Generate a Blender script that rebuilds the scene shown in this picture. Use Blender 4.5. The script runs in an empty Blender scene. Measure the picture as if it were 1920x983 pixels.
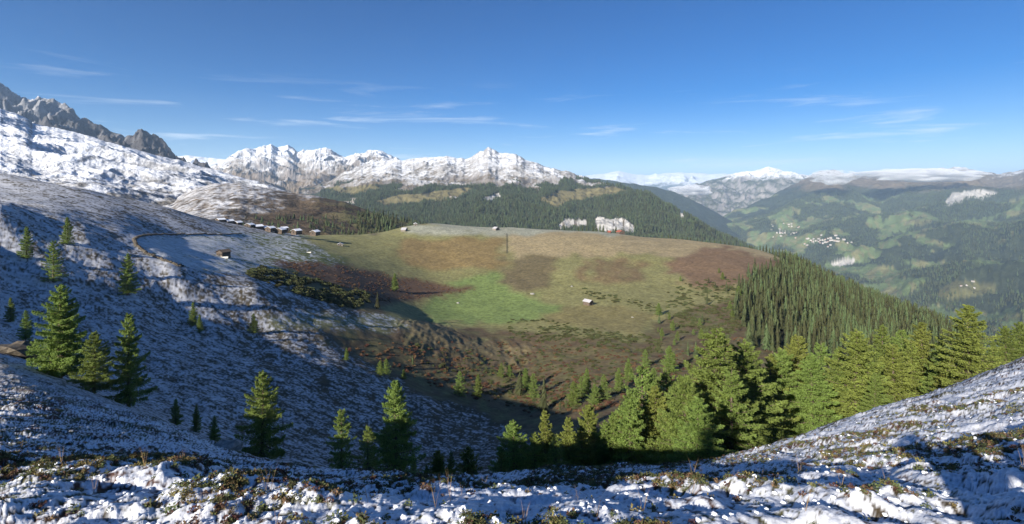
import bpy, math, random
import numpy as np
from mathutils import Vector
random.seed(4)
RNG = np.random.default_rng(11)
SC = bpy.context.scene
COL = SC.collection
# ---------------------------------------------------------------- camera (pixels of the 1920 x 983 photograph, horizon at y = 350)
F, CX, HY = 880.0, 960.0, 350.0
cd = bpy.data.cameras.new('camera'); cam = bpy.data.objects.new('camera', cd); COL.objects.link(cam)
cd.sensor_width = 36.0; cd.lens = 36.0 * F / 1920.0
cd.shift_y = -(491.5 - HY) / 1920.0
cam.location = (0, 0, 0); cam.rotation_euler = (math.radians(90), 0, 0)
cd.clip_start = 0.05; cd.clip_end = 200000
SC.camera = cam
# ---------------------------------------------------------------- light: sun behind the photographers, low in the autumn sky
ELEV = math.radians(24.0)
LX, LY = 0.75, 1.0
_n = math.hypot(LX, LY); LX /= _n; LY /= _n
ldir = Vector((LX * math.cos(ELEV), LY * math.cos(ELEV), -math.sin(ELEV)))
sd = bpy.data.lights.new('sun', 'SUN'); sun = bpy.data.objects.new('sun', sd); COL.objects.link(sun)
sd.energy = 4.6; sd.angle = math.radians(0.53); sd.color = (1.0, 0.93, 0.82)
sun.rotation_euler = ldir.to_track_quat('-Z', 'Y').to_euler()
W = bpy.data.worlds.new('World'); SC.world = W; W.use_nodes = True
wn, wl = W.node_tree.nodes, W.node_tree.links
wn.clear()
sky = wn.new('ShaderNodeTexSky'); sky.sky_type = 'NISHITA'; sky.sun_disc = False
sky.sun_elevation = ELEV; sky.sun_rotation = math.atan2(-LX, -LY); sky.altitude = 2600
sky.air_density = 1.0; sky.dust_density = 0.0; sky.ozone_density = 2.2
bg = wn.new('ShaderNodeBackground'); bg.inputs['Strength'].default_value = 0.046
out = wn.new('ShaderNodeOutputWorld')
hsv = wn.new('ShaderNodeHueSaturation'); hsv.inputs['Saturation'].default_value = 1.55; hsv.inputs['Hue'].default_value = 0.512
wl.new(sky.outputs[0], hsv.inputs['Color'])
# thin cirrus: wisps of noise stretched along the wind, over the whole sky
tcw = wn.new('ShaderNodeTexCoord'); mp = wn.new('ShaderNodeMapping'); mp.inputs['Rotation'].default_value = (0, math.radians(4), 0); mp.inputs['Scale'].default_value = (2.2, 2.2, 26.0)
wl.new(tcw.outputs['Generated'], mp.inputs['Vector'])
cn = wn.new('ShaderNodeTexNoise'); cn.inputs['Scale'].default_value = 1.6; cn.inputs['Detail'].default_value = 7; cn.inputs['Roughness'].default_value = 0.62; cn.inputs['Distortion'].default_value = 0.5
wl.new(mp.outputs[0], cn.inputs['Vector'])
cr = wn.new('ShaderNodeMapRange'); cr.inputs[1].default_value = 0.55; cr.inputs[2].default_value = 0.80; cr.inputs[4].default_value = 0.9
wl.new(cn.outputs[0], cr.inputs[0])
sp_ = wn.new('ShaderNodeSeparateXYZ'); wl.new(tcw.outputs['Generated'], sp_.inputs[0])
bd = wn.new('ShaderNodeMapRange'); bd.inputs[1].default_value = 0.22; bd.inputs[2].default_value = 0.10
wl.new(sp_.outputs['Z'], bd.inputs[0])
mm = wn.new('ShaderNodeMath'); mm.operation = 'MULTIPLY'; wl.new(cr.outputs[0], mm.inputs[0]); wl.new(bd.outputs[0], mm.inputs[1])
mxw = wn.new('ShaderNodeMix'); mxw.data_type = 'RGBA'; mxw.inputs[7].default_value = (9.5, 10.2, 11.0, 1)
wl.new(mm.outputs[0], mxw.inputs[0]); wl.new(hsv.outputs[0], mxw.inputs[6]); wl.new(mxw.outputs[2], bg.inputs['Color']); wl.new(bg.outputs[0], out.inputs['Surface'])
SC.view_settings.view_transform = 'Standard'; SC.view_settings.look = 'None'
SC.view_settings.gamma = 1.0; SC.view_settings.exposure = 1.25
SC.render.engine = 'CYCLES'
SC.cycles.use_denoising = True
SC.cycles.volume_bounces = 3; SC.cycles.max_bounces = 6; SC.cycles.diffuse_bounces = 2; SC.cycles.transparent_max_bounces = 12

# ---------------------------------------------------------------- noise
def _h(ix, iy, seed):
    ix = ix.astype(np.int64); iy = iy.astype(np.int64)
    n = (ix * 374761393 + iy * 668265263 + seed * 974634777) & 0xFFFFFFFF
    n = ((n ^ (n >> 13)) * 1274126177) & 0xFFFFFFFF
    n = ((n ^ (n >> 16)) * 2246822519) & 0xFFFFFFFF
    return ((n ^ (n >> 15)) & 0xFFFFFF) / float(0xFFFFFF)
def vn(x, y, seed=0):
    x = np.asarray(x, float); y = np.asarray(y, float)
    ix = np.floor(x); iy = np.floor(y); fx = x - ix; fy = y - iy
    fx = fx * fx * fx * (fx * (fx * 6 - 15) + 10); fy = fy * fy * fy * (fy * (fy * 6 - 15) + 10)
    a = _h(ix, iy, seed); b = _h(ix + 1, iy, seed); c = _h(ix, iy + 1, seed); d = _h(ix + 1, iy + 1, seed)
    return (a + (b - a) * fx) * (1 - fy) + (c + (d - c) * fx) * fy      # 0..1
def fbm(x, y, octv=4, seed=0, ridged=False):
    s = 0.0; a = 0.5; t = 0.0
    for k in range(octv):
        v = vn(x * 2 ** k + 17.3 * k, y * 2 ** k - 9.1 * k, seed + k)
        if ridged: v = 1 - abs(2 * v - 1)
        s = s + a * v; t += a; a *= (0.58 if ridged else 0.5)
    return s / t
def worley(x, y, seed=0):
    ix = np.floor(x); iy = np.floor(y); best = np.full(x.shape, 9.0); rnd = np.zeros(x.shape)
    for dx in (-1, 0, 1):
        for dy in (-1, 0, 1):
            cx, cy = ix + dx, iy + dy
            d = np.hypot(cx + _h(cx, cy, seed) - x, cy + _h(cx, cy, seed + 5) - y)
            m = d < best
            best = np.where(m, d, best); rnd = np.where(m, _h(cx, cy, seed + 9), rnd)
    return best, rnd
def sstep(a, b, x):
    t = np.clip((x - a) / (b - a), 0, 1); return t * t * (3 - 2 * t)
def inpoly(px, py, poly):
    r = np.zeros(px.shape, bool); n = len(poly)
    for i in range(n):
        x0, y0 = poly[i]; x1, y1 = poly[(i + 1) % n]
        if y0 == y1: continue
        c = ((y0 > py) != (y1 > py)) & (px < (x1 - x0) * (py - y0) / (y1 - y0) + x0)
        r ^= c
    return r

# ---------------------------------------------------------------- near terrain: height field through points (column, image y, depth)
CP = {
 -800: [(1650,1.1),(1100,3),(870,10),(770,22),(650,46),(420,77),(290,103),(275,170),(270,300),(270,800)],
 -400: [(1650,1.1),(1050,3),(930,9),(800,28),(660,54),(524,72),(436,91),(390,102),(322,123),(335,260),(325,430),(330,800)],
 0: [(1600,1.2),(983,3),(860,9),(785,20),(690,37),(632,56),(616,80),(586,92),(514,116),(476,130),(400,150),(378,200),(348,290),(325,380),(345,520),(380,900)],
 160: [(1600,1.2),(983,3),(885,9),(815,19),(730,39),(716,60),(666,77),(613,98),(545,124),(480,150),(440,163),(420,185),(400,230),(357,345),(378,520),(410,900)],
 320: [(1600,1.2),(983,3),(870,8),(797,30),(785,52),(689,85),(639,110),(552,150),(510,160),(487,172),(470,195),(440,265),(392,370),(410,540),(440,900)],
 480: [(1600,1.2),(983,3),(905,8),(860,24),(862,45),(790,67),(711,96),(666,122),(614,150),(570,163),(545,175),(520,205),(480,280),(450,360),(428,460),(438,620),(470,1000)],
 640: [(1600,1.2),(983,3),(925,7),(886,16),(900,40),(810,80),(732,109),(665,150),(655,157),(612,180),(590,200),(555,245),(510,320),(470,430),(441,560),(455,760),(490,1100)],
 800: [(1600,1.2),(983,3),(935,6),(901,11),(918,38),(850,86),(800,106),(754,125),(730,150),(690,172),(645,198),(608,235),(604,280),(560,345),(515,425),(465,530),(419,690),(440,850),(490,1200)],
 960: [(1600,1.2),(983,3),(935,5.5),(905,9),(925,38),(870,82),(810,118),(765,150),(700,190),(650,235),(612,285),(570,350),(510,445),(470,540),(426,710),(450,870),(500,1200)],
 1120: [(1600,1.2),(983,3),(920,6),(884,10),(905,38),(870,66),(795,108),(740,150),(690,190),(640,240),(600,300),(565,352),(525,420),(475,530),(433,720),(456,880),(510,1200)],
 1280: [(1600,1.2),(983,3),(915,6),(886,10),(903,40),(880,56),(800,100),(740,140),(690,185),(640,240),(600,300),(560,372),(510,465),(470,580),(450,740),(475,900),(530,1200)],
 1440: [(1600,1.2),(983,3),(905,6),(850,13),(872,40),(850,60),(750,120),(690,170),(640,235),(600,300),(555,385),(505,510),(480,620),(474,700),(500,880),(560,1200)],
 1600: [(1600,1.2),(983,3),(880,6.5),(783,20),(812,48),(790,75),(715,140),(670,200),(635,280),(590,400),(550,560),(552,640),(600,900),(660,1200)],
 1760: [(1600,1.2),(983,3),(860,6.5),(735,28),(762,55),(740,95),(700,170),(660,280),(625,420),(612,500),(640,700),(740,1200)],
 1920: [(1600,1.2),(983,2.9),(830,6.5),(672,38),(705,70),(710,150),(700,260),(690,400),(720,600),(800,1200)],
 2300: [(1600,1.2),(960,2.9),(760,7),(560,45),(590,80),(660,200),(720,500),(850,1200)],
 2720: [(1600,1.2),(920,3),(690,8),(470,50),(500,90),(600,200),(720,500),(850,1200)],
}
KU, KV = 1 / 160.0, 2.2
_c = np.array([(px * KU, math.log(Y) * KV, y) for px, L in CP.items() for y, Y in L], float)
def _tps(r2): return 0.5 * r2 * np.log(r2 + 1e-9)
_N = len(_c)
_A = np.zeros((_N + 3, _N + 3))
_d2 = ((_c[:, None, :2] - _c[None, :, :2]) ** 2).sum(-1)
_A[:_N, :_N] = _tps(_d2) + np.eye(_N) * 0.02
_A[:_N, _N] = 1; _A[:_N, _N + 1:] = _c[:, :2]; _A[_N, :_N] = 1; _A[_N + 1:, :_N] = _c[:, :2].T
_wt = np.linalg.solve(_A, np.concatenate([_c[:, 2], [0, 0, 0]]))
def base_y(px, Y):
    """image height of the smooth ground at column px and depth Y"""
    px = np.asarray(px, float); Y = np.asarray(Y, float)
    sh = px.shape; u = (px * KU).ravel(); v = (np.log(Y) * KV).ravel(); o = np.empty(u.shape)
    for i in range(0, len(u), 20000):
        a, b = u[i:i + 20000], v[i:i + 20000]
        r2 = ((a[:, None] - _c[None, :, 0]) ** 2 + (b[:, None] - _c[None, :, 1]) ** 2).astype(np.float32)
        o[i:i + 20000] = _tps(r2) @ _wt[:_N].astype(np.float32) + _wt[_N] + _wt[_N + 1] * a + _wt[_N + 2] * b
    return o.reshape(sh)
def relief(X, Y):
    """bumps, tussocks and gullies on the ground, in metres"""
    z = np.zeros(np.shape(X))
    for k in range(9):
        lam = 0.5 * 2 ** k
        pxs = F * lam / np.maximum(Y, 1)
        w = sstep(5, 10, pxs) * (1 - sstep(70, 160, pxs))
        z = z + w * 0.075 * lam * (vn(X / lam + 31 * k, Y / lam * 0.8, 60 + k) - 0.5) * np.where(Y < 45, 0.7, np.where(Y > 230, .5, 1.0))
    # erosion rills on the banks of the stream
    return z
def ground_z(px, Y):
    px = np.asarray(px, float); Y = np.asarray(Y, float)
    return -(base_y(px, Y) - HY) / F * Y + relief((px - CX) / F * Y, Y)
def ground_at(px, Y):
    z = float(ground_z(np.array([px]), np.array([Y]))[0])
    return Vector(((px - CX) / F * Y, Y, z))
_YS = np.exp(np.linspace(math.log(3), math.log(1000), 500))
def depth_for(px, y, ymin=3, ymax=1000):
    """depth at which the visible ground of column px shows at image height y"""
    prof = HY - ground_z(np.full(500, float(px)), _YS) / _YS * F
    vis = np.minimum.accumulate(prof)
    for i in range(1, 500):
        if _YS[i] >= ymin and prof[i] <= y and prof[i] <= vis[i] + 0.01: return float(_YS[i])
    return float(_YS[int(np.argmin(prof))])

# ---------------------------------------------------------------- materials
def mat_base(name):
    m = bpy.data.materials.new(name); m.use_nodes = True
    return m, m.node_tree.nodes, m.node_tree.links, m.node_tree.nodes['Principled BSDF']
def cover_material(name, scale, contrast=0.5, bump=0.3, bdist=0.1):
    """ground cover colour carried by the mesh, broken up by procedural grain"""
    m, n, l, p = mat_base(name)
    at = n.new('ShaderNodeAttribute'); at.attribute_name = 'cover'
    tc = n.new('ShaderNodeTexCoord')
    nz = n.new('ShaderNodeTexNoise'); nz.inputs['Scale'].default_value = scale; nz.inputs['Detail'].default_value = 6; nz.inputs['Roughness'].default_value = 0.65
    l.new(tc.outputs['Object'], nz.inputs['Vector'])
    mr = n.new('ShaderNodeMapRange'); mr.inputs[1].default_value = 0.3; mr.inputs[2].default_value = 0.7
    mr.inputs[3].default_value = 1 - contrast; mr.inputs[4].default_value = 1 + contrast * 0.45
    l.new(nz.outputs[0], mr.inputs[0])
    mx = n.new('ShaderNodeVectorMath'); mx.operation = 'MULTIPLY'
    l.new(at.outputs['Color'], mx.inputs[0]); l.new(mr.outputs[0], mx.inputs[1])
    l.new(mx.outputs[0], p.inputs['Base Color'])
    bp = n.new('ShaderNodeBump'); bp.inputs['Strength'].default_value = bump; bp.inputs['Distance'].default_value = bdist
    l.new(nz.outputs[0], bp.inputs['Height']); l.new(bp.outputs[0], p.inputs['Normal'])
    p.inputs['Roughness'].default_value = 0.9; p.inputs['Specular IOR Level'].default_value = 0.15
    return m
def flat_material(name, col, var=0.25, scale=3.0, rough=0.85, hue=0.0, obj_var=0.0, trans=0.0, spec=0.2):
    m, n, l, p = mat_base(name)
    tc = n.new('ShaderNodeTexCoord'); nz = n.new('ShaderNodeTexNoise'); nz.inputs['Scale'].default_value = scale; nz.inputs['Detail'].default_value = 4
    l.new(tc.outputs['Object'], nz.inputs['Vector'])
    mr = n.new('ShaderNodeMapRange'); mr.inputs[1].default_value = 0.3; mr.inputs[2].default_value = 0.7
    mr.inputs[3].default_value = 1 - var; mr.inputs[4].default_value = 1 + var
    l.new(nz.outputs[0], mr.inputs[0])
    hs = n.new('ShaderNodeHueSaturation'); hs.inputs['Color'].default_value = (*col, 1)
    l.new(mr.outputs[0], hs.inputs['Value'])
    if obj_var:
        oi = n.new('ShaderNodeObjectInfo'); r = n.new('ShaderNodeMapRange')
        r.inputs[3].default_value = 0.5 - 0.035 * obj_var; r.inputs[4].default_value = 0.5 + 0.02 * obj_var
        l.new(oi.outputs['Random'], r.inputs[0]); l.new(r.outputs[0], hs.inputs['Hue'])
        r2 = n.new('ShaderNodeMapRange'); r2.inputs[3].default_value = 1 - 0.3 * obj_var; r2.inputs[4].default_value = 1 + 0.3 * obj_var
        mu = n.new('ShaderNodeMath'); mu.operation = 'MULTIPLY'
        l.new(oi.outputs['Random'], r2.inputs[0]); l.new(r2.outputs[0], mu.inputs[0]); l.new(mr.outputs[0], mu.inputs[1]); l.new(mu.outputs[0], hs.inputs['Value'])
    l.new(hs.outputs[0], p.inputs['Base Color'])
    p.inputs['Roughness'].default_value = rough; p.inputs['Specular IOR Level'].default_value = spec
    if trans:
        tr = n.new('ShaderNodeBsdfTranslucent'); l.new(hs.outputs[0], tr.inputs['Color'])
        ms = n.new('ShaderNodeMixShader'); ms.inputs[0].default_value = trans
        o = n['Material Output']; l.new(p.outputs[0], ms.inputs[1]); l.new(tr.outputs[0], ms.inputs[2]); l.new(ms.outputs[0], o.inputs['Surface'])
    return m
M_GROUND = cover_material('frosty_ground', 0.35, 0.45, 0.5, 0.5)
M_FRONT = cover_material('snowy_heath', 22.0, 0.35, 0.4, 0.02)
M_FAR = cover_material('mountain_side', 0.012, 0.45, 0.8, 25.0)
M_LARCH = flat_material('larch_needles', (0.20, 0.275, 0.068), 0.25, 1.2, 0.7, obj_var=0.4, trans=0.48)
M_LARCHY = flat_material('larch_needles_yellowing', (0.235, 0.275, 0.066), 0.25, 1.2, 0.7, obj_var=0.4, trans=0.48)
M_SPRUCE = flat_material('spruce_needles', (0.058, 0.074, 0.030), 0.35, 0.4, 0.8, obj_var=1.6, trans=0.12)
M_BARK = flat_material('bark', (0.12, 0.09, 0.07), 0.4, 6.0)
M_SHRUB = flat_material('shrub_leaves', (0.078, 0.088, 0.034), 0.4, 0.8, obj_var=1.0, trans=0.2)
M_WOOD = flat_material('weathered_timber', (0.105, 0.080, 0.062), 0.35, 2.0)
M_GREYWOOD = flat_material('grey_timber', (0.20, 0.175, 0.15), 0.3, 2.0)
M_SNOW = flat_material('snow', (0.80, 0.82, 0.86), 0.06, 2.0, 0.7)
M_TIN = flat_material('grey_roof', (0.42, 0.41, 0.42), 0.15, 1.0, 0.5)
M_WALL = flat_material('dark_stone', (0.105, 0.088, 0.066), 0.4, 3.0)
M_STONE = flat_material('stone', (0.26, 0.25, 0.23), 0.4, 3.0)
M_PLASTER = flat_material('pale_plaster', (0.68, 0.64, 0.58), 0.1, 1.0)
M_HOUSE = flat_material('house_plaster', (0.40, 0.37, 0.34), 0.2, 1.0)
M_REDROOF = flat_material('red_roof', (0.28, 0.09, 0.06), 0.2, 1.0)
M_DARK = flat_material('dark_opening', (0.03, 0.028, 0.025), 0.2, 1.0)

# ---------------------------------------------------------------- mesh helpers
def tag(o, label, cat=None, group=None, kind=None):
    if label: o['label'] = label
    if cat: o['category'] = cat
    if group: o['group'] = group
    if kind: o['kind'] = kind
    return o
def mesh_np(name, V, Fq, mat, smooth=True, cover=None):
    """V n x 3, Fq list of equal-length faces (m x k)"""
    V = np.asarray(V, np.float32); Fq = np.asarray(Fq, np.int32); k = Fq.shape[1]
    me = bpy.data.meshes.new(name)
    me.vertices.add(len(V)); me.vertices.foreach_set('co', V.ravel())
    me.loops.add(Fq.size); me.loops.foreach_set('vertex_index', Fq.ravel())
    me.polygons.add(len(Fq)); me.polygons.foreach_set('loop_start', np.arange(len(Fq), dtype=np.int32) * k)
    me.update(calc_edges=True)
    if smooth: me.polygons.foreach_set('use_smooth', np.ones(len(Fq), bool))
    if cover is not None:
        a = me.attributes.new('cover', 'FLOAT_COLOR', 'POINT')
        c = np.ones((len(V), 4), np.float32); c[:, :3] = cover; a.data.foreach_set('color', c.ravel())
    if mat: me.materials.append(mat)
    me.validate()
    return me
def link(name, me, parent=None):
    o = bpy.data.objects.new(name, me); COL.objects.link(o)
    if parent is not None: o.parent = parent
    return o
def grid_faces(nr, nc):
    i = np.arange((nr - 1) * nc).reshape(nr - 1, nc)[:, :-1].ravel()
    return np.stack([i, i + 1, i + nc + 1, i + nc], 1)

# ---------------------------------------------------------------- ground cover of the near terrain, by place
def cover_near(px, y, X, Y):
    qx = px + 60 * (fbm(px / 26, y / 9, 4, 5) - 0.5); qy = y + 22 * (fbm(px / 22, y / 8, 4, 6) - 0.5)
    n1 = fbm(X / (0.02 * Y), np.log(Y) * 60, 3, 21); n2 = fbm(X / (0.004 * Y), np.log(Y) * 300, 3, 33)
    sh = px.shape
    c = np.empty(sh + (3,)); c[:] = (0.125, 0.088, 0.050); c[n1 > 0.52] = (0.125, 0.115, 0.05)
    s = np.zeros(sh)
    def put(poly, col=None, snow=None):
        m = inpoly(qx, qy, poly)
        if col is not None: c[m] = col
        if snow is not None: s[m] = snow if np.isscalar(snow) else snow[m]
        return m
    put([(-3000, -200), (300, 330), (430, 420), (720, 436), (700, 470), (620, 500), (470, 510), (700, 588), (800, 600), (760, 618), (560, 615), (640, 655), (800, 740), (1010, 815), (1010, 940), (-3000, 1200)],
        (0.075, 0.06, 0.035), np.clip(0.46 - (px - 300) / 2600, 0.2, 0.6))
    put([(480, 590), (760, 590), (800, 605), (720, 622), (520, 618)], (0.15, 0.15, 0.07), 0.3)
    put([(255, 445), (450, 438), (610, 440), (720, 470), (640, 510), (470, 512), (345, 505), (265, 470)], (0.10, 0.115, 0.035), np.clip(1.0 - (px - 300) / 380, 0.15, 0.95))
    g = [(560, 441), (690, 438), (760, 415), (930, 415), (1180, 425), (1490, 480), (1410, 545), (1240, 600), (1200, 640), (900, 618), (780, 606), (710, 588), (790, 540), (700, 515), (640, 480)]
    put(g, (0.20, 0.19, 0.08), 0.04)
    put([(745, 448), (945, 444), (938, 502), (870, 505), (800, 512), (735, 480)], (0.205, 0.150, 0.065), 0)
    put([(952, 440), (1200, 440), (1400, 456), (1480, 492), (1390, 500), (1270, 480), (952, 480)], (0.285, 0.230, 0.130), 0.03)
    put([(945, 482), (1035, 478), (1040, 542), (990, 545), (942, 530)], (0.135, 0.110, 0.058), 0)
    for x0 in (1085, 1120, 1150, 1180):
        put([(x0, 488), (x0 + 24, 488), (x0 + 24, 530), (x0 - 2, 528)], (0.165, 0.120, 0.062), 0)
    put([(1245, 505), (1270, 480), (1340, 462), (1475, 490), (1410, 530), (1310, 545)], (0.170, 0.112, 0.066), 0)
    put([(780, 585), (860, 522), (930, 508), (960, 545), (1110, 590), (1000, 606), (820, 602)], (0.155, 0.205, 0.066), 0)
    put([(1010, 592), (1110, 562), (1230, 595), (1200, 628), (1050, 612)], (0.19, 0.165, 0.07), 0)
    put([(760, 418), (930, 420), (1180, 432), (1185, 441), (940, 440), (770, 436)], (0.29, 0.29, 0.22), 0)
    put([(510, 492), (560, 488), (650, 500), (760, 518), (895, 545), (800, 562), (700, 572), (690, 545), (600, 530)], (0.115, 0.070, 0.042), 0.06)
    put([(760, 603), (830, 600), (860, 640), (1000, 650), (960, 680), (800, 640)], (0.17, 0.135, 0.07), 0.05)
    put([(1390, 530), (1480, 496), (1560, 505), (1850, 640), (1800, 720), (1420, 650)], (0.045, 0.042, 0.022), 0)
    if c.shape[0] > 20:                                            # one cover fades into the next
        def soft(a, n, ax):
            w = [np.roll(a, d, ax) for d in range(-n, n + 1)]; r = sum(w) / len(w)
            if ax == 0: r[:n] = a[:n]; r[-n:] = a[-n:]
            else: r[:, :n] = a[:, :n]; r[:, -n:] = a[:, -n:]
            return r
        c = soft(soft(c, 3, 1), 2, 0)
        for _ in range(2):
            s = soft(soft(s, 9, 1), 5, 0)
    # snow lies in streaks and speckles between the tussocks
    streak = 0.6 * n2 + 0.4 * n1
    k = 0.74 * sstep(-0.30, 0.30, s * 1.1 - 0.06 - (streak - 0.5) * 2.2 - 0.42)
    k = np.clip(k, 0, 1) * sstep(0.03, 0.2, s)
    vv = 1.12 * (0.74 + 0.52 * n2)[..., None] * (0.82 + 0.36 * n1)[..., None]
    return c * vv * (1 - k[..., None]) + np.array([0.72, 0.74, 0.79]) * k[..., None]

pcols = np.concatenate([np.linspace(-800, -40, 60)[:-1], np.linspace(-40, 1960, 900), np.linspace(1960, 2720, 50)[1:]])
rows_f = np.exp(np.linspace(math.log(1.2), math.log(44.0), 500))
rows_m = np.exp(np.linspace(math.log(44.0), math.log(1150.0), 480))
FRONT = {}
def build_near(rows, front):
    P, YY = np.meshgrid(pcols, rows); yb = base_y(P, YY)
    X = (P - CX) / F * YY
    Z = -(yb - HY) / F * YY + relief(X, YY)
    if front:
        fade = 1 - sstep(26, 44, YY)
        veg = fbm(X / 0.9, YY / 0.9, 4, 71)                       # where dwarf shrubs stand up through the snow
        tus = fbm(X / 0.35, YY / 0.35, 3, 75)
        w1, r1 = worley(X / 0.075, YY / 0.09, 3); w2, r2 = worley(X / 0.033, YY / 0.04, 8)
        puff = np.sqrt(np.clip(1 - (w1 / 0.62) ** 2, 0, 1)) * (0.35 + 0.65 * r1)
        puf2 = np.sqrt(np.clip(1 - (w2 / 0.62) ** 2, 0, 1)) * (0.3 + 0.7 * r2)
        dz = 0.34 * (veg - 0.45) + 0.16 * (tus - 0.5) + (0.014 * puff + 0.012 * puf2) * (0.5 + veg)
        Z = Z + dz * fade * sstep(0.8, 2.5, YY)
        gap = puff * 0.75 + puf2 * 0.35
        far = sstep(9, 26, YY)
        thr = 0.31 + 0.9 * np.clip(veg - 0.50, 0, 1) + 0.7 * (fbm(X / 2.3, YY / 2.3, 3, 93) - 0.5) + 0.14 * far - 0.10 * sstep(1300, 1800, P)
        k = sstep(-0.16, 0.20, gap - thr + 0.35 * (tus - 0.5))
        vegc = np.empty(P.shape + (3,)); vegc[:] = (0.060, 0.045, 0.026)
        hue = fbm(X / 0.5, YY / 0.5, 3, 91)
        vegc[hue > 0.54] = (0.085, 0.080, 0.028); vegc[hue < 0.40] = (0.085, 0.040, 0.026)
        cov = vegc * (0.7 + 0.6 * fbm(X / 0.12, YY / 0.12, 2, 97))[..., None] * (1 - k[..., None]) + np.array([0.72, 0.74, 0.79]) * k[..., None]
        cm = cover_near(P, yb, X, YY); f = sstep(24, 40, YY)[..., None]
        cov = cov * (1 - f) + cm * f
    else:
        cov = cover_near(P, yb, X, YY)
        # close tussock steps on the shaded slope and the rilled banks
        m = sstep(640, 600, P) * sstep(44, 60, YY) * (1 - sstep(150, 210, YY))
        Z = Z + m * 0.35 * (fbm(X / 1.6, YY / 1.6 + X / 3, 3, 44) - 0.5)
        rill = inpoly(P, yb, [(740, 600), (830, 596), (870, 632), (1010, 640), (1010, 700), (880, 690), (760, 650)])
        Z = Z + rill * 1.3 * (fbm(X / 5.0 + YY / 40, YY / 16, 3, 48, True) - 0.6)
    if front: FRONT.update(X=X, Y=YY, Z=Z, k=k, veg=veg, hue=hue, P=P)
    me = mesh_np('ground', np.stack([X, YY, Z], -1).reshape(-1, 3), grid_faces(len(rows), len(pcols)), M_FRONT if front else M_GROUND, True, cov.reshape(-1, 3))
    return me
tag(link('snowy_ground', build_near(rows_f, True)), 'snow dusted dwarf heath falling away at the front', kind='structure')
tag(link('terrain', build_near(rows_m, False)), 'bowl of frosted slopes, brown heath and green alpine meadow', kind='structure')
# hillside on both sides of and behind the camera (it throws the long shadow over the left slope)
def ridge_z(X, Y):
    r = np.hypot(X, Y); a = np.degrees(np.arctan2(X, Y))           # 0 ahead, negative left
    L = np.interp(r, [0, 5, 20, 45, 90, 135, 200, 280, 420, 700], [-1.7, -1.8, -5.0, -7.0, -2.0, 6.0, 24, 50, 95, 160])
    Lf = ground_z(np.full(r.shape, -800.0), np.clip(r * F / math.hypot(F, 1760), 1.2, 700))
    Rf = ground_z(np.full(r.shape, 2720.0), np.clip(r * F / math.hypot(F, 1760), 1.2, 700))
    B = -1.7 + r * 0.10
    w = np.where(a < 0, -a, 360 - a) if False else (-a) % 360
    # w: 63 = left edge of the front terrain, 90 left, 180 behind, 270 right, 297 right edge
    z = np.where(w < 95, Lf + (L - Lf) * sstep(63, 92, w), L + (B - L) * sstep(95, 180, w))
    z = np.where(w > 200, B + (Rf - B) * sstep(200, 296, w), z)
    return z
_w = np.radians(np.linspace(62.8, 297.2, 150)); _r = np.exp(np.linspace(math.log(0.4), math.log(700), 120))
WW, RR = np.meshgrid(_w, _r)
XX, YY_ = -np.sin(WW) * RR, np.cos(WW) * RR
ZZ = ridge_z(XX, YY_) + 0.02 * RR ** 0.7 * (fbm(XX / 6, YY_ / 6, 3, 3) - 0.5)
_cv = np.where((fbm(XX / 3, YY_ / 3, 4, 8) > 0.45)[..., None], np.array([0.75, 0.77, 0.81]), np.array([0.07, 0.055, 0.03]))
tag(link('hillside', mesh_np('hillside', np.stack([XX, YY_, ZZ], -1).reshape(-1, 3), grid_faces(120, 150), M_GROUND, True, _cv.reshape(-1, 3))), 'snowy hillside rising beside and behind the viewpoint', kind='structure')

# ---------------------------------------------------------------- mountains: each a sloping height field from its foot to its crest
def lerp_pts(px, pts):
    a = np.array(pts, float); return np.interp(px, a[:, 0], a[:, 1])
SHEETS = {}
def mountain(name, label, sky_pts, ytop, foot, ynear, cover, rows=110, cols=420, amp=0.1, lam=0.35, power=1.2, jag=1.5, seed=1, sx=1.0):
    x0, x1 = sky_pts[0][0], sky_pts[-1][0]
    px = np.linspace(x0, x1, cols)
    ys = lerp_pts(px, sky_pts) + jag * 2 * (fbm(px / 14, px * 0, 4, seed + 70) - 0.5)
    Yt, Yn, yf = lerp_pts(px, ytop), lerp_pts(px, ynear), lerp_pts(px, foot)
    s = np.concatenate([np.linspace(0, 1, rows), [1.03, 1.08, 1.16, 1.3]])[:, None]
    Y = Yn + (Yt - Yn) * s
    Zt = -(ys - HY) / F * Yt; Zf = -(yf - HY) / F * Yn
    g = np.clip(s, 0, 1) ** power
    Z = Zf + (Zt - Zf) * g
    P = np.broadcast_to(px, Y.shape); X = (P - CX) / F * Y
    D = float(np.mean(Yt - Yn)); wl_ = lam * D
    wx = wl_ * 0.5 * (fbm(X / wl_ * 1.3, Y / wl_ * 1.3, 3, seed + 31) - 0.5)
    rn = fbm((X + wx) / wl_ * sx, (Y - wx) / wl_, 7, seed, True) - 0.55
    H = float(np.mean(np.abs(Zt - Zf)))
    edge = np.clip(1 - np.clip(s, 0, 1) ** 8, 0, 1) * 0.9 + 0.03
    Z = Z + amp * H * rn * edge * sstep(0, 0.12, s)
    Z = Z - np.clip(s - 1, 0, 1) * H * 1.6
    yy = HY - Z / Y * F
    V = np.stack([X, Y, Z], -1)
    du = np.gradient(V, axis=1); dv = np.gradient(V, axis=0); nn = np.cross(du, dv); nn /= np.linalg.norm(nn, axis=-1, keepdims=True) + 1e-9
    up = np.abs(nn[..., 2])
    cv = cover(P, yy, X, Y, Z, up, np.broadcast_to(s, Y.shape))
    nr = V.shape[0]
    me = mesh_np(name, V.reshape(-1, 3), grid_faces(nr, cols), M_FAR, True, cv.reshape(-1, 3))
    o = tag(link(name, me), label, kind='structure')
    SHEETS[label] = (px, Y, Z, yy, P, X)
    return o, (P, yy, X, Y, Z, up)
WHITE = np.array([0.80, 0.82, 0.86])
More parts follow.
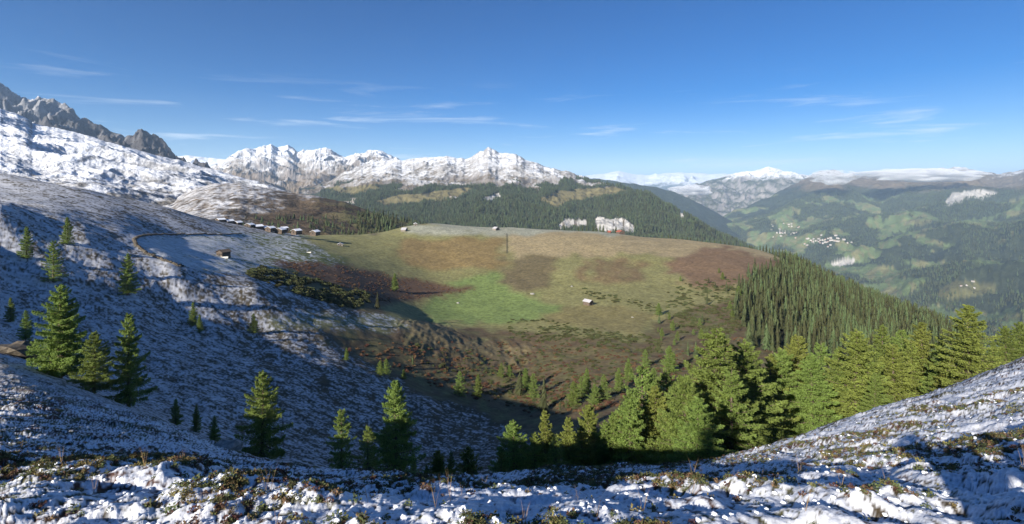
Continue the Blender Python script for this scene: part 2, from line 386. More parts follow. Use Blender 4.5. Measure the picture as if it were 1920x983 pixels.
def mixc(a, b, k): return np.asarray(a) * (1 - k[..., None]) + np.asarray(b) * k[..., None]
def alpine(snow_y, soft, rock=(0.17, 0.15, 0.14), grass=(0.13, 0.10, 0.055), low=None, low_y=400, sc=1.0, rocky=0.75):
    def f(P, yy, X, Y, Z, up, s):
        w0 = 0.03 * Y.mean() / sc; n = fbm(X / w0, Y / w0, 5, 12); n2 = fbm(X / w0 * 5, Y / w0 * 5, 4, 15)
        k = sstep(soft, -soft, yy - snow_y + (n - 0.5) * soft * 3 + (n2 - 0.5) * soft * 2.5)
        st = sstep(rocky + 0.1, rocky - 0.12, up + (n2 - 0.5) * 0.3)
        c = np.empty(P.shape + (3,)); c[:] = grass
        c = mixc(c, rock, st)
        if low is not None: c = mixc(c, low, sstep(-12, 12, yy - low_y + (n - 0.5) * 30))
        c = c * (0.7 + 0.6 * n2)[..., None]
        return mixc(c, WHITE, k * (1 - 0.75 * st))
    return f
# far snow range beyond the valley
mountain('mountain_range', 'far white snow range on the horizon beyond the valley',
    [(960, 345), (1060, 336), (1100, 330), (1130, 326), (1160, 321), (1185, 326), (1215, 328), (1250, 325), (1300, 324), (1335, 326), (1400, 326), (1500, 330), (1700, 335), (2000, 335)],
    [(960, 30000), (2000, 30000)], [(960, 420), (2000, 430)], [(960, 16000), (2000, 16000)], alpine(344, 5, rock=(0.2, 0.19, 0.19), grass=(0.08, 0.085, 0.06)), amp=0.6, lam=0.25, seed=3, power=1.0)
mountain('mountain', 'snow tipped hazy mountain with pale scree fan at the valley bend',
    [(1240, 375), (1290, 354), (1340, 336), (1390, 322), (1415, 320), (1440, 313), (1460, 318), (1480, 322), (1520, 331), (1600, 336), (1800, 345), (2100, 345)],
    [(1240, 13000), (2100, 14000)], [(1240, 420), (1350, 420), (1500, 440), (2100, 520)], [(1240, 9500), (2100, 7000)],
    alpine(333, 5, rock=(0.24, 0.22, 0.21), grass=(0.07, 0.075, 0.045), rocky=0.7), amp=0.8, lam=0.22, seed=9)
mountain('mountain', 'blue wooded ridge sloping down to the valley bend',
    [(1060, 334), (1120, 335), (1190, 345), (1230, 351), (1262, 360), (1300, 376), (1330, 392), (1365, 412), (1420, 440)],
    [(1060, 9000), (1420, 8000)], [(1060, 420), (1420, 470)], [(1060, 6500), (1420, 6000)], alpine(300, 5, grass=(0.035, 0.045, 0.025), rock=(0.05, 0.055, 0.04)), cols=200, amp=0.25, seed=14)
# right side of the valley
def valley_cover(P, yy, X, Y, Z, up, s):
    n = fbm(X / 260, Y / 420, 5, 41); n2 = fbm(X / 60, Y / 90, 4, 45)
    c = np.empty(P.shape + (3,)); c[:] = (0.038, 0.048, 0.026)
    field = (n > 0.60 - 0.05 * sstep(-300, -700, Z)) & (Z < -120)
    c[field] = (0.115, 0.155, 0.06); c[field & (n2 > 0.55)] = (0.15, 0.145, 0.065)
    top = sstep(-120, 60, Z + 260 * (n - 0.5))
    c = mixc(c, (0.15, 0.115, 0.075), top)
    scar = inpoly(P, yy, [(1770, 382), (1785, 362), (1830, 356), (1875, 360), (1865, 368), (1810, 372), (1780, 388)]) | inpoly(P, yy, [(1555, 495), (1580, 486), (1605, 484), (1600, 494), (1570, 500)])
    c[scar] = (0.42, 0.40, 0.37)
    clearing = inpoly(P, yy, [(1755, 548), (1790, 526), (1868, 532), (1866, 545), (1800, 562), (1765, 560)])
    c[clearing] = (0.14, 0.135, 0.055)
    c = c * (0.7 + 0.6 * n2)[..., None]
    k = sstep(200, 380, Z + 420 * (n2 - 0.5))
    return mixc(c, WHITE, np.clip(k, 0, 1) * 0.8)
_, VALLEY = mountain('valley_side', 'wide wooded valley side with green fields and brown tops',
    [(1330, 415), (1400, 388), (1480, 352), (1530, 323), (1560, 318), (1600, 328), (1660, 331), (1690, 322), (1740, 319), (1790, 313), (1830, 318), (1870, 327), (1900, 322), (1920, 316), (2100, 300), (2600, 290)],
    [(1330, 9000), (1530, 10000), (2600, 9000)], [(1330, 470), (1450, 500), (1560, 540), (1700, 610), (1800, 670), (1920, 720), (2600, 900)],
    [(1330, 6000), (1450, 5000), (1560, 4200), (1700, 3000), (1800, 2300), (1920, 1800), (2600, 1300)], valley_cover, rows=170, cols=520, amp=0.42, lam=0.2, power=1.25, seed=22, jag=4)
# left-centre peaks
mountain('mountain_range', 'small snowy range in the gap behind the rocky ridge',
    [(280, 300), (330, 293), (355, 292), (375, 295), (400, 297), (430, 300), (480, 305)], [(280, 12000), (480, 12000)], [(280, 370), (480, 370)], [(280, 9000), (480, 9000)], alpine(330, 6), cols=120, rows=50, amp=0.3, seed=31)
mountain('mountain', 'jagged snow peaks with blue shaded basin',
    [(370, 330), (400, 310), (440, 290), (470, 279), (490, 277), (508, 270), (520, 276), (540, 272), (556, 282), (575, 283), (612, 279), (630, 289), (648, 296), (690, 285), (712, 281), (732, 291), (750, 299), (790, 310), (830, 330)],
    [(370, 6500), (560, 8500), (830, 7500)], [(370, 400), (560, 390), (830, 385)], [(370, 4200), (560, 4600), (830, 4600)],
    alpine(312, 26, rock=(0.20, 0.17, 0.15), grass=(0.15, 0.115, 0.075), rocky=0.72), rows=150, cols=460, amp=0.7, lam=0.28, seed=37, jag=3.5, power=1.1)
# centre massif with the wooded foot
MEADOWS = [[(700, 378), (760, 368), (880, 352), (890, 358), (850, 372), (760, 385), (720, 388)], [(1005, 372), (1050, 358), (1150, 350), (1185, 360), (1120, 372), (1060, 380), (1040, 392)], [(600, 352), (700, 346), (720, 356), (650, 366)]]
CLIFFS = [[(1045, 424), (1060, 411), (1100, 414), (1100, 428), (1045, 432)], [(1114, 412), (1125, 406), (1140, 412), (1168, 409), (1190, 424), (1188, 438), (1118, 434)], [(1274, 398), (1280, 398), (1283, 412), (1276, 412)], [(905, 372), (935, 362), (940, 372), (915, 378)]]
def massif_cover(P, yy, X, Y, Z, up, s):
    c = alpine(328, 30, rock=(0.17, 0.15, 0.135), grass=(0.135, 0.105, 0.065), rocky=0.86)(P, yy, X, Y, Z, up, s)
    n = fbm(X / 160, Y / 260, 4, 52)
    w = wooded(P, yy, X, Y)
    c = mixc(c, (0.035, 0.042, 0.024), w * 1.0)
    for i, m in enumerate(MEADOWS): c[inpoly(P + 20 * (n - .5), yy + 8 * (n - .5), m)] = (0.15, 0.13, 0.06)
    for m in CLIFFS:
        k = inpoly(P, yy, m) & (fbm(P / 5, yy / 30, 3, 66) > .36); c[k] = np.array([0.50, 0.48, 0.45]) * (0.45 + 0.8 * fbm(P[k] / 3, yy[k] / 14, 3, 57))[:, None]
    return c
def wooded(P, yy, X, Y):
    n = fbm(X / 160, Y / 260, 4, 52)
    lim = np.interp(P, [560, 640, 700, 800, 900, 1000, 1100, 1200, 1240], [362, 350, 352, 356, 346, 350, 346, 350, 340])
    w = (yy + (n - 0.5) * 42 > lim).astype(float)
    for m in MEADOWS: w[inpoly(P + 20 * (n - .5), yy + 8 * (n - .5), m)] = 0
    for m in CLIFFS: w[inpoly(P, yy, m)] = 0
    return w
_, MASSIF = mountain('mountain', 'broad snow dusted mountain with pointed summit above dark forest',
    [(560, 352), (610, 345), (650, 322), (690, 306), (735, 301), (760, 299), (790, 297), (825, 293), (850, 295), (872, 299), (895, 288), (907, 281), (915, 274), (923, 281), (945, 288), (968, 291), (985, 301), (1010, 308), (1040, 316), (1070, 322), (1100, 334), (1150, 346), (1190, 357), (1215, 362), (1260, 389), (1300, 414), (1345, 442), (1420, 470)],
    [(560, 5200), (915, 5200), (1100, 4500), (1215, 3600), (1345, 3000), (1420, 2800)], [(560, 440), (800, 455), (1100, 470), (1300, 485), (1420, 500)], [(560, 2300), (1100, 2200), (1420, 2300)],
    massif_cover, rows=200, cols=620, amp=0.42, lam=0.2, power=1.25, seed=58, jag=3.5)
# left massif
mountain('mountain', 'dark rocky ridge powdered with snow above the snow shoulder',
    [(-500, 60), (-100, 118), (0, 155), (40, 186), (70, 195), (95, 191), (125, 199), (140, 215), (158, 232), (200, 241), (225, 252), (245, 265), (265, 254), (285, 262), (318, 287), (360, 318), (400, 345)],
    [(-500, 3600), (400, 3600)], [(-500, 300), (400, 380)], [(-500, 2600), (400, 2600)], alpine(215, 40, rock=(0.075, 0.07, 0.07), grass=(0.11, 0.10, 0.09), rocky=0.85), rows=120, cols=420, amp=0.75, lam=0.30, seed=63, jag=4)
mountain('hill', 'sunlit snow shoulder with rock bands running down towards the chalets',
    [(-500, 150), (-100, 190), (0, 204), (30, 213), (50, 222), (62, 232), (100, 240), (160, 254), (230, 274), (290, 290), (335, 300), (380, 313), (430, 326), (480, 342), (520, 357), (600, 385)],
    [(-500, 1900), (0, 2000), (600, 2000)], [(-500, 380), (0, 370), (300, 415), (600, 430)], [(-500, 800), (600, 900)], alpine(365, 55, rock=(0.10, 0.095, 0.095), grass=(0.15, 0.135, 0.115), rocky=0.80), rows=190, cols=520, amp=0.30, lam=0.26, seed=77, sx=0.7, power=1.0)
# brown hill behind the chalets
def brown_cover(P, yy, X, Y, Z, up, s):
    n = fbm(X / 40, Y / 60, 5, 82); n2 = fbm(X / 8, Y / 12, 4, 83)
    c = np.empty(P.shape + (3,)); c[:] = (0.105, 0.075, 0.045)
    c = mixc(c, (0.125, 0.115, 0.045), sstep(560, 680, P + 160 * (n - 0.5)))
    c[(n > 0.56)] = (0.07, 0.05, 0.03)
    k = sstep(30, -30, (P - 470) * 0.35 + (yy - 380) * 1.2 + (n - 0.5) * 130 + (n2 - .5) * 60)
    return mixc(c * (0.7 + 0.6 * n2)[..., None], (0.60, 0.61, 0.64), k * np.clip(1.5 - 2.0 * n2, 0, .8))
_, BROWN = mountain('hill', 'brown heath hill with frosted top behind the chalets',
    [(200, 420), (300, 385), (370, 352), (400, 345), (450, 343), (520, 357), (600, 369), (650, 380), (700, 398), (735, 408), (790, 424), (860, 450)],
    [(200, 1250), (860, 1100)], [(200, 440), (330, 430), (480, 446), (600, 452), (860, 480)], [(200, 640), (860, 760)], brown_cover, rows=120, cols=300, amp=0.35, lam=0.3, seed=84, power=1.0)
# valley floor far below, so that no gap shows between the slopes
_b = bpy.data.meshes.new('valley_floor'); _b.from_pydata([(-60000, 300, -900), (60000, 300, -900), (60000, 60000, -900), (-60000, 60000, -900)], [], [(0, 1, 2, 3)])
_b.materials.append(flat_material('valley_meadow', (0.06, 0.075, 0.035), 0.4, 0.002)); tag(link('valley_floor', _b), 'deep valley floor', kind='structure')

# ---------------------------------------------------------------- haze: even air over the whole landscape
def box_mesh(name, lo, hi):
    x0, y0, z0 = lo; x1, y1, z1 = hi
    me = bpy.data.meshes.new(name)
    me.from_pydata([(x0, y0, z0), (x1, y0, z0), (x1, y1, z0), (x0, y1, z0), (x0, y0, z1), (x1, y0, z1), (x1, y1, z1), (x0, y1, z1)], [], [(0, 3, 2, 1), (4, 5, 6, 7), (0, 1, 5, 4), (1, 2, 6, 5), (2, 3, 7, 6), (3, 0, 4, 7)])
    return me
hz = box_mesh('haze', (-61000, -2000, -1500), (61000, 61000, 1500))
mh = bpy.data.materials.new('mountain_air'); mh.use_nodes = True
nh = mh.node_tree.nodes; nh.remove(nh['Principled BSDF'])
pv = nh.new('ShaderNodeVolumePrincipled'); pv.inputs['Color'].default_value = (0.52, 0.73, 1.0, 1); pv.inputs['Density'].default_value = 0.000036; pv.inputs['Anisotropy'].default_value = 0.0
mh.node_tree.links.new(pv.outputs[0], nh['Material Output'].inputs['Volume'])
hz.materials.append(mh); tag(link('haze', hz), 'thin blue mountain air', kind='stuff')

# ---------------------------------------------------------------- conifers
def tube(V, Fc, pts, radii, n=5):
    b = len(V)
    for i, (p, r) in enumerate(zip(pts, radii)):
        d = Vector(pts[min(i + 1, len(pts) - 1)]) - Vector(pts[max(i - 1, 0)])
        d.normalize(); a = d.orthogonal().normalized(); c = d.cross(a)
        for k in range(n):
            t = 2 * math.pi * k / n; V.append(Vector(p) + a * (r * math.cos(t)) + c * (r * math.sin(t)))
    for i in range(len(pts) - 1):
        for k in range(n):
            k2 = (k + 1) % n; Fc.append((b + i * n + k, b + i * n + k2, b + (i + 1) * n + k2, b + (i + 1) * n + k))
def make_larch(seed, H=10.0, R=2.1, dens=60,  sparse=0.0, twin=False):
    """trunk with limbs, and a crown of many small needle tufts along drooping twigs"""
    rd = random.Random(seed); V, Fc = [], []; tufts = []
    stems = [(0, 0, H, 1.0)] + ([(0.5, 0.25, H * 0.86, 0.8)] if twin else [])
    for sx_, sy_, h, kf in stems:
        bend = rd.uniform(-.12, .12)
        tp = [Vector((sx_ + bend * math.sin(3 * t), sy_ + .06 * math.sin(5 * t), h * t)) for t in (0, .25, .5, .75, 1)]
        tube(V, Fc, tp, [0.022 * h, 0.017 * h, 0.012 * h, 0.006 * h, 0.001 * h], 7)
        nb = int(15 * h * .62)
        for i in range(nb):
            t = 0.05 + 0.94 * (i + rd.random()) / nb
            if rd.random() < sparse: continue
            prof = (1 - t) ** 0.75 * (0.55 + 0.45 * min(1, t / 0.18))
            L = (R * kf * prof * rd.uniform(.62, 1.15) + 0.12) * (1.25 if rd.random() < .08 else 1)
            az = i * 2.399 + rd.uniform(-.5, .5)
            el = -0.22 + 0.75 * t + rd.uniform(-.12, .12)
            o = Vector((sx_ + bend * math.sin(3 * t), sy_, h * t)); dr = Vector((math.cos(az), math.sin(az), 0)); side = Vector((-dr.y, dr.x, 0))
            pts = []
            for q in range(5):
                f = q / 4
                pts.append(o + dr * (L * f) + Vector((0, 0, L * (math.tan(el) * f - 0.22 * f + 0.30 * f * f))))
            tube(V, Fc, pts, [0.035 * L ** .5 * (1 - .85 * f) for f in (0, .25, .5, .75, 1)], 3)
            for q in range(int(2.7 * dens * (L + .15))):
                f = rd.random() ** 0.65 * 1.03; k = min(int(f * 4), 3); p = pts[k].lerp(pts[k + 1], f * 4 - k)
                w = (1.05 - f) * 0.42 * L + 0.06
                p = p + side * rd.uniform(-w, w) + Vector((0, 0, -abs(rd.gauss(0, .16)) * (0.35 + .5 * L ** .5) + .06))
                tufts.append((p, dr, side))
    n = len(tufts); C = np.array([t[0] for t in tufts]); Dr = np.array([t[1] for t in tufts])
    rg = np.random.default_rng(seed)
    A = Dr * .6 + rg.normal(0, .55, (n, 3)); A /= np.linalg.norm(A, axis=1)[:, None]
    B = np.cross(A, rg.normal(0, 1, (n, 3))); B /= np.linalg.norm(B, axis=1)[:, None] + 1e-6
    ln = rg.uniform(.08, .17, n)[:, None]; wd = rg.uniform(.026, .05, n)[:, None]
    q = np.stack([C - A * ln * .5, C + B * wd, C + A * ln, C - B * wd], 1).reshape(-1, 3)
    fq = np.arange(4 * n).reshape(n, 4)
    tm = mesh_np('larch_trunk', [tuple(v) for v in V], Fc, M_BARK)
    return tm, mesh_np('larch_crown', q, fq, M_LARCH, False)
LARCH = [make_larch(1, 10, 2.6), make_larch(2, 10, 3.1, 62), make_larch(3, 10, 2.3, 66), make_larch(4, 10, 3.4, 58, twin=True), make_larch(5, 10, 2.9, 46, .2), make_larch(6, 10, 3.3, 60)]
LARCH_Y = [(a, b.copy()) for a, b in LARCH]
for a, b in LARCH_Y: b.materials[0] = M_LARCHY
def make_spruce(seed, H=10.0, R=1.5, tiers=11, n=9):
    """tiers of drooping jagged boughs round a straight trunk"""
    rd = random.Random(seed); V, Fc = [], []; T, TF = [], []
    tube(T, TF, [Vector((0, 0, 0)), Vector((0, 0, H * .5)), Vector((0, 0, H * .98))], [.02 * H, .012 * H, .002 * H], 5)
    for i in range(tiers):
        t = 0.07 + 0.90 * i / tiers; r = R * (1 - t) ** .8 * rd.uniform(.82, 1.15) + .05; z = H * t; dz = H / tiers
        off = rd.random() * 6
        for k in range(n):
            if rd.random() < .10: continue
            a = off + 2 * math.pi * (k + rd.uniform(-.25, .25)) / n; w = 2.3 * math.pi / n * .5
            rr = r * rd.uniform(.65, 1.15); b = len(V)
            V.append(Vector((0, 0, z + dz * rd.uniform(1.1, 1.7))))
            V.append(Vector((math.cos(a - w) * rr * .62, math.sin(a - w) * rr * .62, z + dz * .35)))
            V.append(Vector((math.cos(a) * rr, math.sin(a) * rr, z - dz * rd.uniform(.15, .6))))
            V.append(Vector((math.cos(a + w) * rr * .62, math.sin(a + w) * rr * .62, z + dz * .3)))
            Fc.append((b, b + 1, b + 2, b + 3))
    return mesh_np('spruce_trunk', [tuple(v) for v in T], TF, M_BARK), mesh_np('spruce_crown', [tuple(v) for v in V], Fc, M_SPRUCE, False)
SPRUCE = [make_spruce(10 + i, 10, r, t, k) for i, (r, t, k) in enumerate([(1.5, 12, 9), (1.8, 11, 9), (1.3, 13, 8), (2.0, 12, 10)])]
SPRUCE_FAR = make_spruce(31, 10, 1.9, 5, 6)[1]
def tree(name, pair, loc, h, wide, label, cat, group):
    e = bpy.data.objects.new(name, None); COL.objects.link(e)
    e.location = loc; e.rotation_euler = (0, 0, random.uniform(0, 6.28)); e.scale = (h / 10 * wide, h / 10 * wide, h / 10)
    e.empty_display_size = 0.2
    link('trunk', pair[0], e); link('crown', pair[1], e)
    return tag(e, label, cat, group)
def scatter(name, label, src, pts, scl, rnd=None):
    """one countless mass (a far wood, a thicket) as points that carry copies of one plant"""
    me = bpy.data.meshes.new(name); me.vertices.add(len(pts)); me.vertices.foreach_set('co', np.asarray(pts, np.float32).ravel())
    a = me.attributes.new('scl', 'FLOAT_VECTOR', 'POINT'); a.data.foreach_set('vector', np.asarray(scl, np.float32).ravel())
    r = me.attributes.new('rot', 'FLOAT_VECTOR', 'POINT'); ro = np.zeros((len(pts), 3), np.float32); ro[:, 2] = RNG.uniform(0, 6.28, len(pts)); r.data.foreach_set('vector', ro.ravel())
    o = tag(link(name, me), label, kind='stuff')
    so = bpy.data.objects.new(name + '_plant', src)
    ng = bpy.data.node_groups.new(name, 'GeometryNodeTree')
    ng.interface.new_socket('Geometry', in_out='INPUT', socket_type='NodeSocketGeometry'); ng.interface.new_socket('Geometry', in_out='OUTPUT', socket_type='NodeSocketGeometry')
    N, L = ng.nodes, ng.links
    i_, o_ = N.new('NodeGroupInput'), N.new('NodeGroupOutput')
    oi = N.new('GeometryNodeObjectInfo'); oi.inputs['Object'].default_value = so
    ip = N.new('GeometryNodeInstanceOnPoints')
    s_ = N.new('GeometryNodeInputNamedAttribute'); s_.data_type = 'FLOAT_VECTOR'; s_.inputs['Name'].default_value = 'scl'
    r_ = N.new('GeometryNodeInputNamedAttribute'); r_.data_type = 'FLOAT_VECTOR'; r_.inputs['Name'].default_value = 'rot'
    L.new(i_.outputs[0], ip.inputs['Points']); L.new(oi.outputs['Geometry'], ip.inputs['Instance']); L.new(s_.outputs[0], ip.inputs['Scale']); L.new(r_.outputs[0], ip.inputs['Rotation'])
    L.new(ip.outputs[0], o_.inputs[0])
    md = o.modifiers.new('plants', 'NODES'); md.node_group = ng
    return o
# larches in front and in the hollow: (column, image y of the top, of the foot, depth, width factor, variant, label)
LIST = [
 (113, 535, 690, 41, 1.0, 3, 'tall twin topped larch with dark foot on the shaded slope'),
 (176, 622, 738, 38, 1.15, 1, 'bushy bright topped larch between two taller dark larches'),
 (241, 588, 748, 40, .85, 0, 'slim tall larch with sunlit tip beside the bushy one'),
 (492, 697, 852, 33, 1.0, 5, 'dense dark larch with one yellowed low branch on the snow edge'),
 (640, 765, 888, 27, .95, 4, 'loose grey green larch, taller of a pair on the snow edge'),
 (690, 797, 893, 25, 1.05, 4, 'small thin larch leaning against its taller neighbour'),
 (740, 713, 890, 45, .95, 1, 'bright green ragged larch with shaded foot behind the thin pair'),
 (775, 876, 912, 12, 1.3, 4, 'knee high larch sapling on the edge of the snow'),
]
for px, yt, yb, Y, wd, v, lab in LIST:
    g = ground_at(px, Y); h = max(0.5, g.z * -1 * 0 + (-(yt - HY) / F * Y) - g.z)
    tree('larch_tree', LARCH[v], g, h, wd, lab, 'larch', None)
ROWS = [
 (820, 845, 46, 1.2, 'short yellow green larch, one of two alike flanking a slim grey sapling', 'pair of short larches'), (846, 846, 50, .8, 'slim grey green sapling between two short yellowish larches', None),
 (878, 838, 45, 1.2, 'short yellow green larch, one of two alike flanking a slim grey sapling', 'pair of short larches'), (940, 838, 40, 1.0, 'pale leaning larch at the foot of a taller mid green one', None), (800, 872, 44, 1.2, 'low dark larch tip just above the snow edge by the short pair', None),
 (962, 790, 44, 1.15, 'full mid green larch, first of the pointed row beside the dark hollow', None), (1022, 770, 46, 1.0, 'pointed mid green larch with a smaller one at its side', None), (1002, 812, 42, 1.0, 'smaller larch tucked under the side of a pointed one', None),
 (1066, 783, 44, 1.15, 'full larch with pale trunk showing in the pointed row', None), (1103, 758, 50, 1.1, 'tallest narrow larch of the pointed row', None), (1042, 815, 40, 1.1, 'short larch filling the front of the pointed row', None), (1135, 790, 48, 1.2, 'rounded larch between the pointed row and the big sunlit clump', None), (1165, 760, 60, 1.1, 'larch half hidden behind the edge of the big sunlit clump', None),
 (1205, 680, 52, 1.15, 'tall lime green larch with visible pale trunk, edge of the big clump', None), (1250, 690, 58, 1.2, 'lime green larch behind the gap in the big clump', None), (1285, 705, 44, 1.2, 'lime green larch in front at the side of the biggest one', None), (1345, 618, 48, 1.45, 'biggest and broadest lime green larch of the sunlit clump', None), (1395, 640, 54, 1.3, 'large larch close against the shaded side of the biggest one', None), (1310, 745, 38, 1.3, 'low spreading larch in front of the biggest one', None), (1180, 735, 47, 1.1, 'lower larch at the open end of the big clump', None),
 (1445, 665, 66, 1.1, 'shaded larch standing in the dark gap beside the big clump', None), (1495, 630, 70, 1.1, 'yellowish topped larch, one of two alike over the dark gap', 'two yellowish larches'), (1540, 640, 74, 1.0, 'yellowish topped larch, one of two alike over the dark gap', 'two yellowish larches'), (1605, 620, 66, 1.3, 'broad lime green larch below the spruce wood with pale tip', None), (1655, 610, 74, 1.1, 'lime green larch of the tight trio below the spruce wood', 'trio below the spruce wood'), (1690, 618, 78, 1.0, 'lime green larch of the tight trio below the spruce wood', 'trio below the spruce wood'), (1728, 605, 74, 1.2, 'lime green larch of the tight trio below the spruce wood', 'trio below the spruce wood'), (1640, 700, 62, 1.1, 'low larch in front of the tight trio', None), (1575, 690, 72, 1.0, 'half shaded larch at the edge of the dark gap', None),
 (1816, 572, 64, 1.25, 'broad tall lime green larch alone above the sunlit snow bank', None), (1885, 612, 72, 1.1, 'larch of the small group at the top of the sunlit snow bank', 'larches at the top of the bank'), (1912, 604, 78, 1.1, 'larch of the small group at the top of the sunlit snow bank', 'larches at the top of the bank'), (1862, 640, 70, 1.0, 'small larch beside the broad tall one on the sunlit snow bank', None)]
ROWS += [(x, y, Y, 1.15, 'larch filling the closed green band behind the sunlit snow bank', 'larches filling the band') for x, y, Y in [(1230, 725, 50), (1330, 690, 56), (1372, 690, 45), (1425, 690, 60), (1466, 655, 66), (1520, 665, 64), (1572, 655, 68), (1628, 645, 66), (1675, 645, 70), (1708, 640, 74), (1765, 640, 68), (1790, 655, 66), (1150, 772, 48), (1090, 800, 46), (985, 830, 48)]]
for px, yt, Y, wd, lab, grp in ROWS:
    g = ground_at(px, Y); h = -(yt - HY) / F * Y - g.z
    yel = (px * 7 + Y) % 5 < 1.2
    tree('larch_tree', (LARCH_Y if yel else LARCH)[(px // 7) % 6], g, h, wd * 1.08, lab, 'larch', grp)
SLOPE = [(50, 425, 487), (100, 450, 530), (126, 407, 462), (240, 475, 556), (362, 566, 612), (374, 590, 625), (20, 558, 606), (48, 582, 640), (475, 588, 628), (330, 748, 800), (368, 760, 812), (402, 780, 828), (130, 600, 660)]
for px, yt, yb in SLOPE:
    Y = depth_for(px, yb, 42); g = ground_at(px, Y)
    tree('larch_tree', LARCH[px % 6], g, -(yt - HY) / F * Y - g.z, 1.0, 'small dark larch standing alone on the shaded frosty slope', 'larch', 'scattered larches on the shaded slope')
HOLLOW = [(1300 + int(90 * random.random()), y - random.uniform(12, 24), y) for y in range(525, 640, 8)] + [(1230 + int(70 * random.random()), y - random.uniform(10, 20), y) for y in range(600, 650, 8)] + [(1020, 708, 770), (1075, 715, 762), (975, 695, 742), (1000, 700, 748), (896, 702, 746), (862, 695, 742), (940, 680, 708), (955, 684, 708), (1132, 702, 752), (1100, 690, 738), (650, 652, 678), (713, 676, 704), (724, 672, 704), (757, 692, 712), (774, 665, 684), (708, 547, 580), (740, 512, 545), (985, 690, 730), (1115, 720, 760), (1050, 752, 770), (1062, 745, 768), (1178, 672, 716), (1160, 690, 735), (1210, 655, 690), (1255, 648, 700), (1090, 705, 745), (1225, 690, 740), (1290, 640, 668), (1305, 640, 672), (1270, 620, 640), (1262, 600, 622), (1235, 568, 592), (1276, 517, 530), (1348, 502, 514), (1445, 700, 735)]
for px, yt, yb in HOLLOW:
    Y = depth_for(px, yb, 90); g = ground_at(px, Y)
    sp = px % 3 == 0
    tree('spruce_tree' if sp else 'larch_tree', SPRUCE[px % 4] if sp else LARCH[px % 6], g, -(yt - HY) / F * Y - g.z, 1.5 if sp else 1.2, 'dark green young spruce on the brown heath of the hollow' if sp else 'mid green young larch on the brown heath of the hollow', 'spruce' if sp else 'larch', 'young conifers in the hollow')
# larches on the hillside behind the viewpoint: their shadows dapple the snow
for k, (x, y) in enumerate([(-11, -3), (-14.5, -6), (-12.5, -.5), (-17, -9), (-9, -3.5), (-7, -9)]):
    z = float(ridge_z(np.array([float(x)]), np.array([float(y)]))[0])
    tree('larch_tree', LARCH[k % 6], (x, y, z - .1), (7.5, 7.5, 6.5, 9, 2.6, 3)[k], .9, 'larch on the hillside behind the viewpoint that shades the snow', 'larch', 'larches behind the viewpoint')

# ---------------------------------------------------------------- spruce wood on the spur
WOOD = [(1478, 470), (1560, 490), (1700, 555), (1850, 640), (1800, 720), (1650, 700), (1420, 655), (1385, 610), (1400, 545), (1440, 512), (1485, 500)]
N_ = 9000
pw = RNG.uniform(1370, 1850, N_); Yw = np.sqrt(RNG.uniform(190 ** 2, 760 ** 2, N_))
yw = base_y(pw, Yw); ok = inpoly(pw + RNG.normal(0, 13, N_), yw + RNG.normal(0, 6, N_), WOOD)
pw, Yw, yw = pw[ok], Yw[ok], yw[ok]
keep = []; cell = set()
for i in RNG.permutation(len(pw)):
    key = (int((pw[i] - CX) / F * Yw[i] / 5.2), int(Yw[i] / 5.2))
    if key in cell: continue
    cell.add(key); keep.append(i)
keep = np.array(keep); keep = keep[np.argsort(Yw[keep])]
zw = ground_z(pw[keep], Yw[keep]); Pw = np.stack([(pw[keep] - CX) / F * Yw[keep], Yw[keep], zw], 1)
hw = (5.5 + 11 * RNG.random(len(keep)) ** .8) * np.interp(Yw[keep], [190, 320, 700], [.75, 1.0, 1.15])
NI = 235
for k in range(min(NI, len(keep))):
    tree('spruce_tree', SPRUCE[k % 4], Pw[k], hw[k], 1.35, 'dark green spruce at the near edge of the dense wood on the spur', 'spruce', 'spruces at the edge of the wood on the spur')
if len(keep) > NI:
    scatter('spruce_wood', 'dense dark spruce wood covering the spur', SPRUCE[0][1], Pw[NI:], np.stack([hw[NI:] / 10 * 1.4] * 2 + [hw[NI:] / 10], 1))
# skyline trees behind the meadow
for px, yt in [(1058, 420), (1085, 424), (1092, 422), (1100, 425), (1112, 421), (1118, 419), (1125, 420), (1131, 421), (1138, 424), (1155, 423)] + [(1242 + 9 * i + random.uniform(-3, 3), 437 + 1.1 * i + random.uniform(-2, 2)) for i in range(20)] + [(1425 + 6 * i, 458 + 1.6 * i + random.uniform(-3, 2)) for i in range(14)]:
    Y = 745.0; g = ground_at(px, Y); h = max(6.0, -(yt - HY) / F * Y - g.z)
    tree('spruce_tree', SPRUCE[int(px) % 4], g, min(h, 22), 1.3, 'spruce on the far brow of the meadow', 'spruce', 'spruces along the brow of the meadow')
# far woods
def far_wood(name, label, S, mask, n, h, spacing_jit=1.0, wide=1.5):
    P, yy, X, Y, Z, up = S
    m = mask(P, yy, X, Y, Z).astype(float)
    m[-5:] = 0
    # area weight of the grid cells
    ax = np.abs(np.gradient(X, axis=1)); ay = np.abs(np.gradient(Y, axis=0)); wgt = (m * ax * ay).ravel(); wgt = wgt / wgt.sum()
    idx = RNG.choice(wgt.size, n, p=wgt); r, c = np.unravel_index(idx, X.shape)
    r2 = np.minimum(r + 1, X.shape[0] - 1); c2 = np.minimum(c + 1, X.shape[1] - 1)
    a, b = RNG.random(n), RNG.random(n)
    def bl(A): return (A[r, c] * (1 - a) + A[r, c2] * a) * (1 - b) + (A[r2, c] * (1 - a) + A[r2, c2] * a) * b
    hh = RNG.uniform(h * .65, h * 1.25, n)
    return scatter(name, label, SPRUCE_FAR, np.stack([bl(X), bl(Y), bl(Z) - .5], 1), np.stack([hh / 10 * wide] * 2 + [hh / 10], 1))
far_wood('distant_forest', 'dark spruce forest on the foot of the broad mountain', MASSIF, lambda P, yy, X, Y, Z: (wooded(P, yy, X, Y) > 0) & (P > 600), 42000, 22)
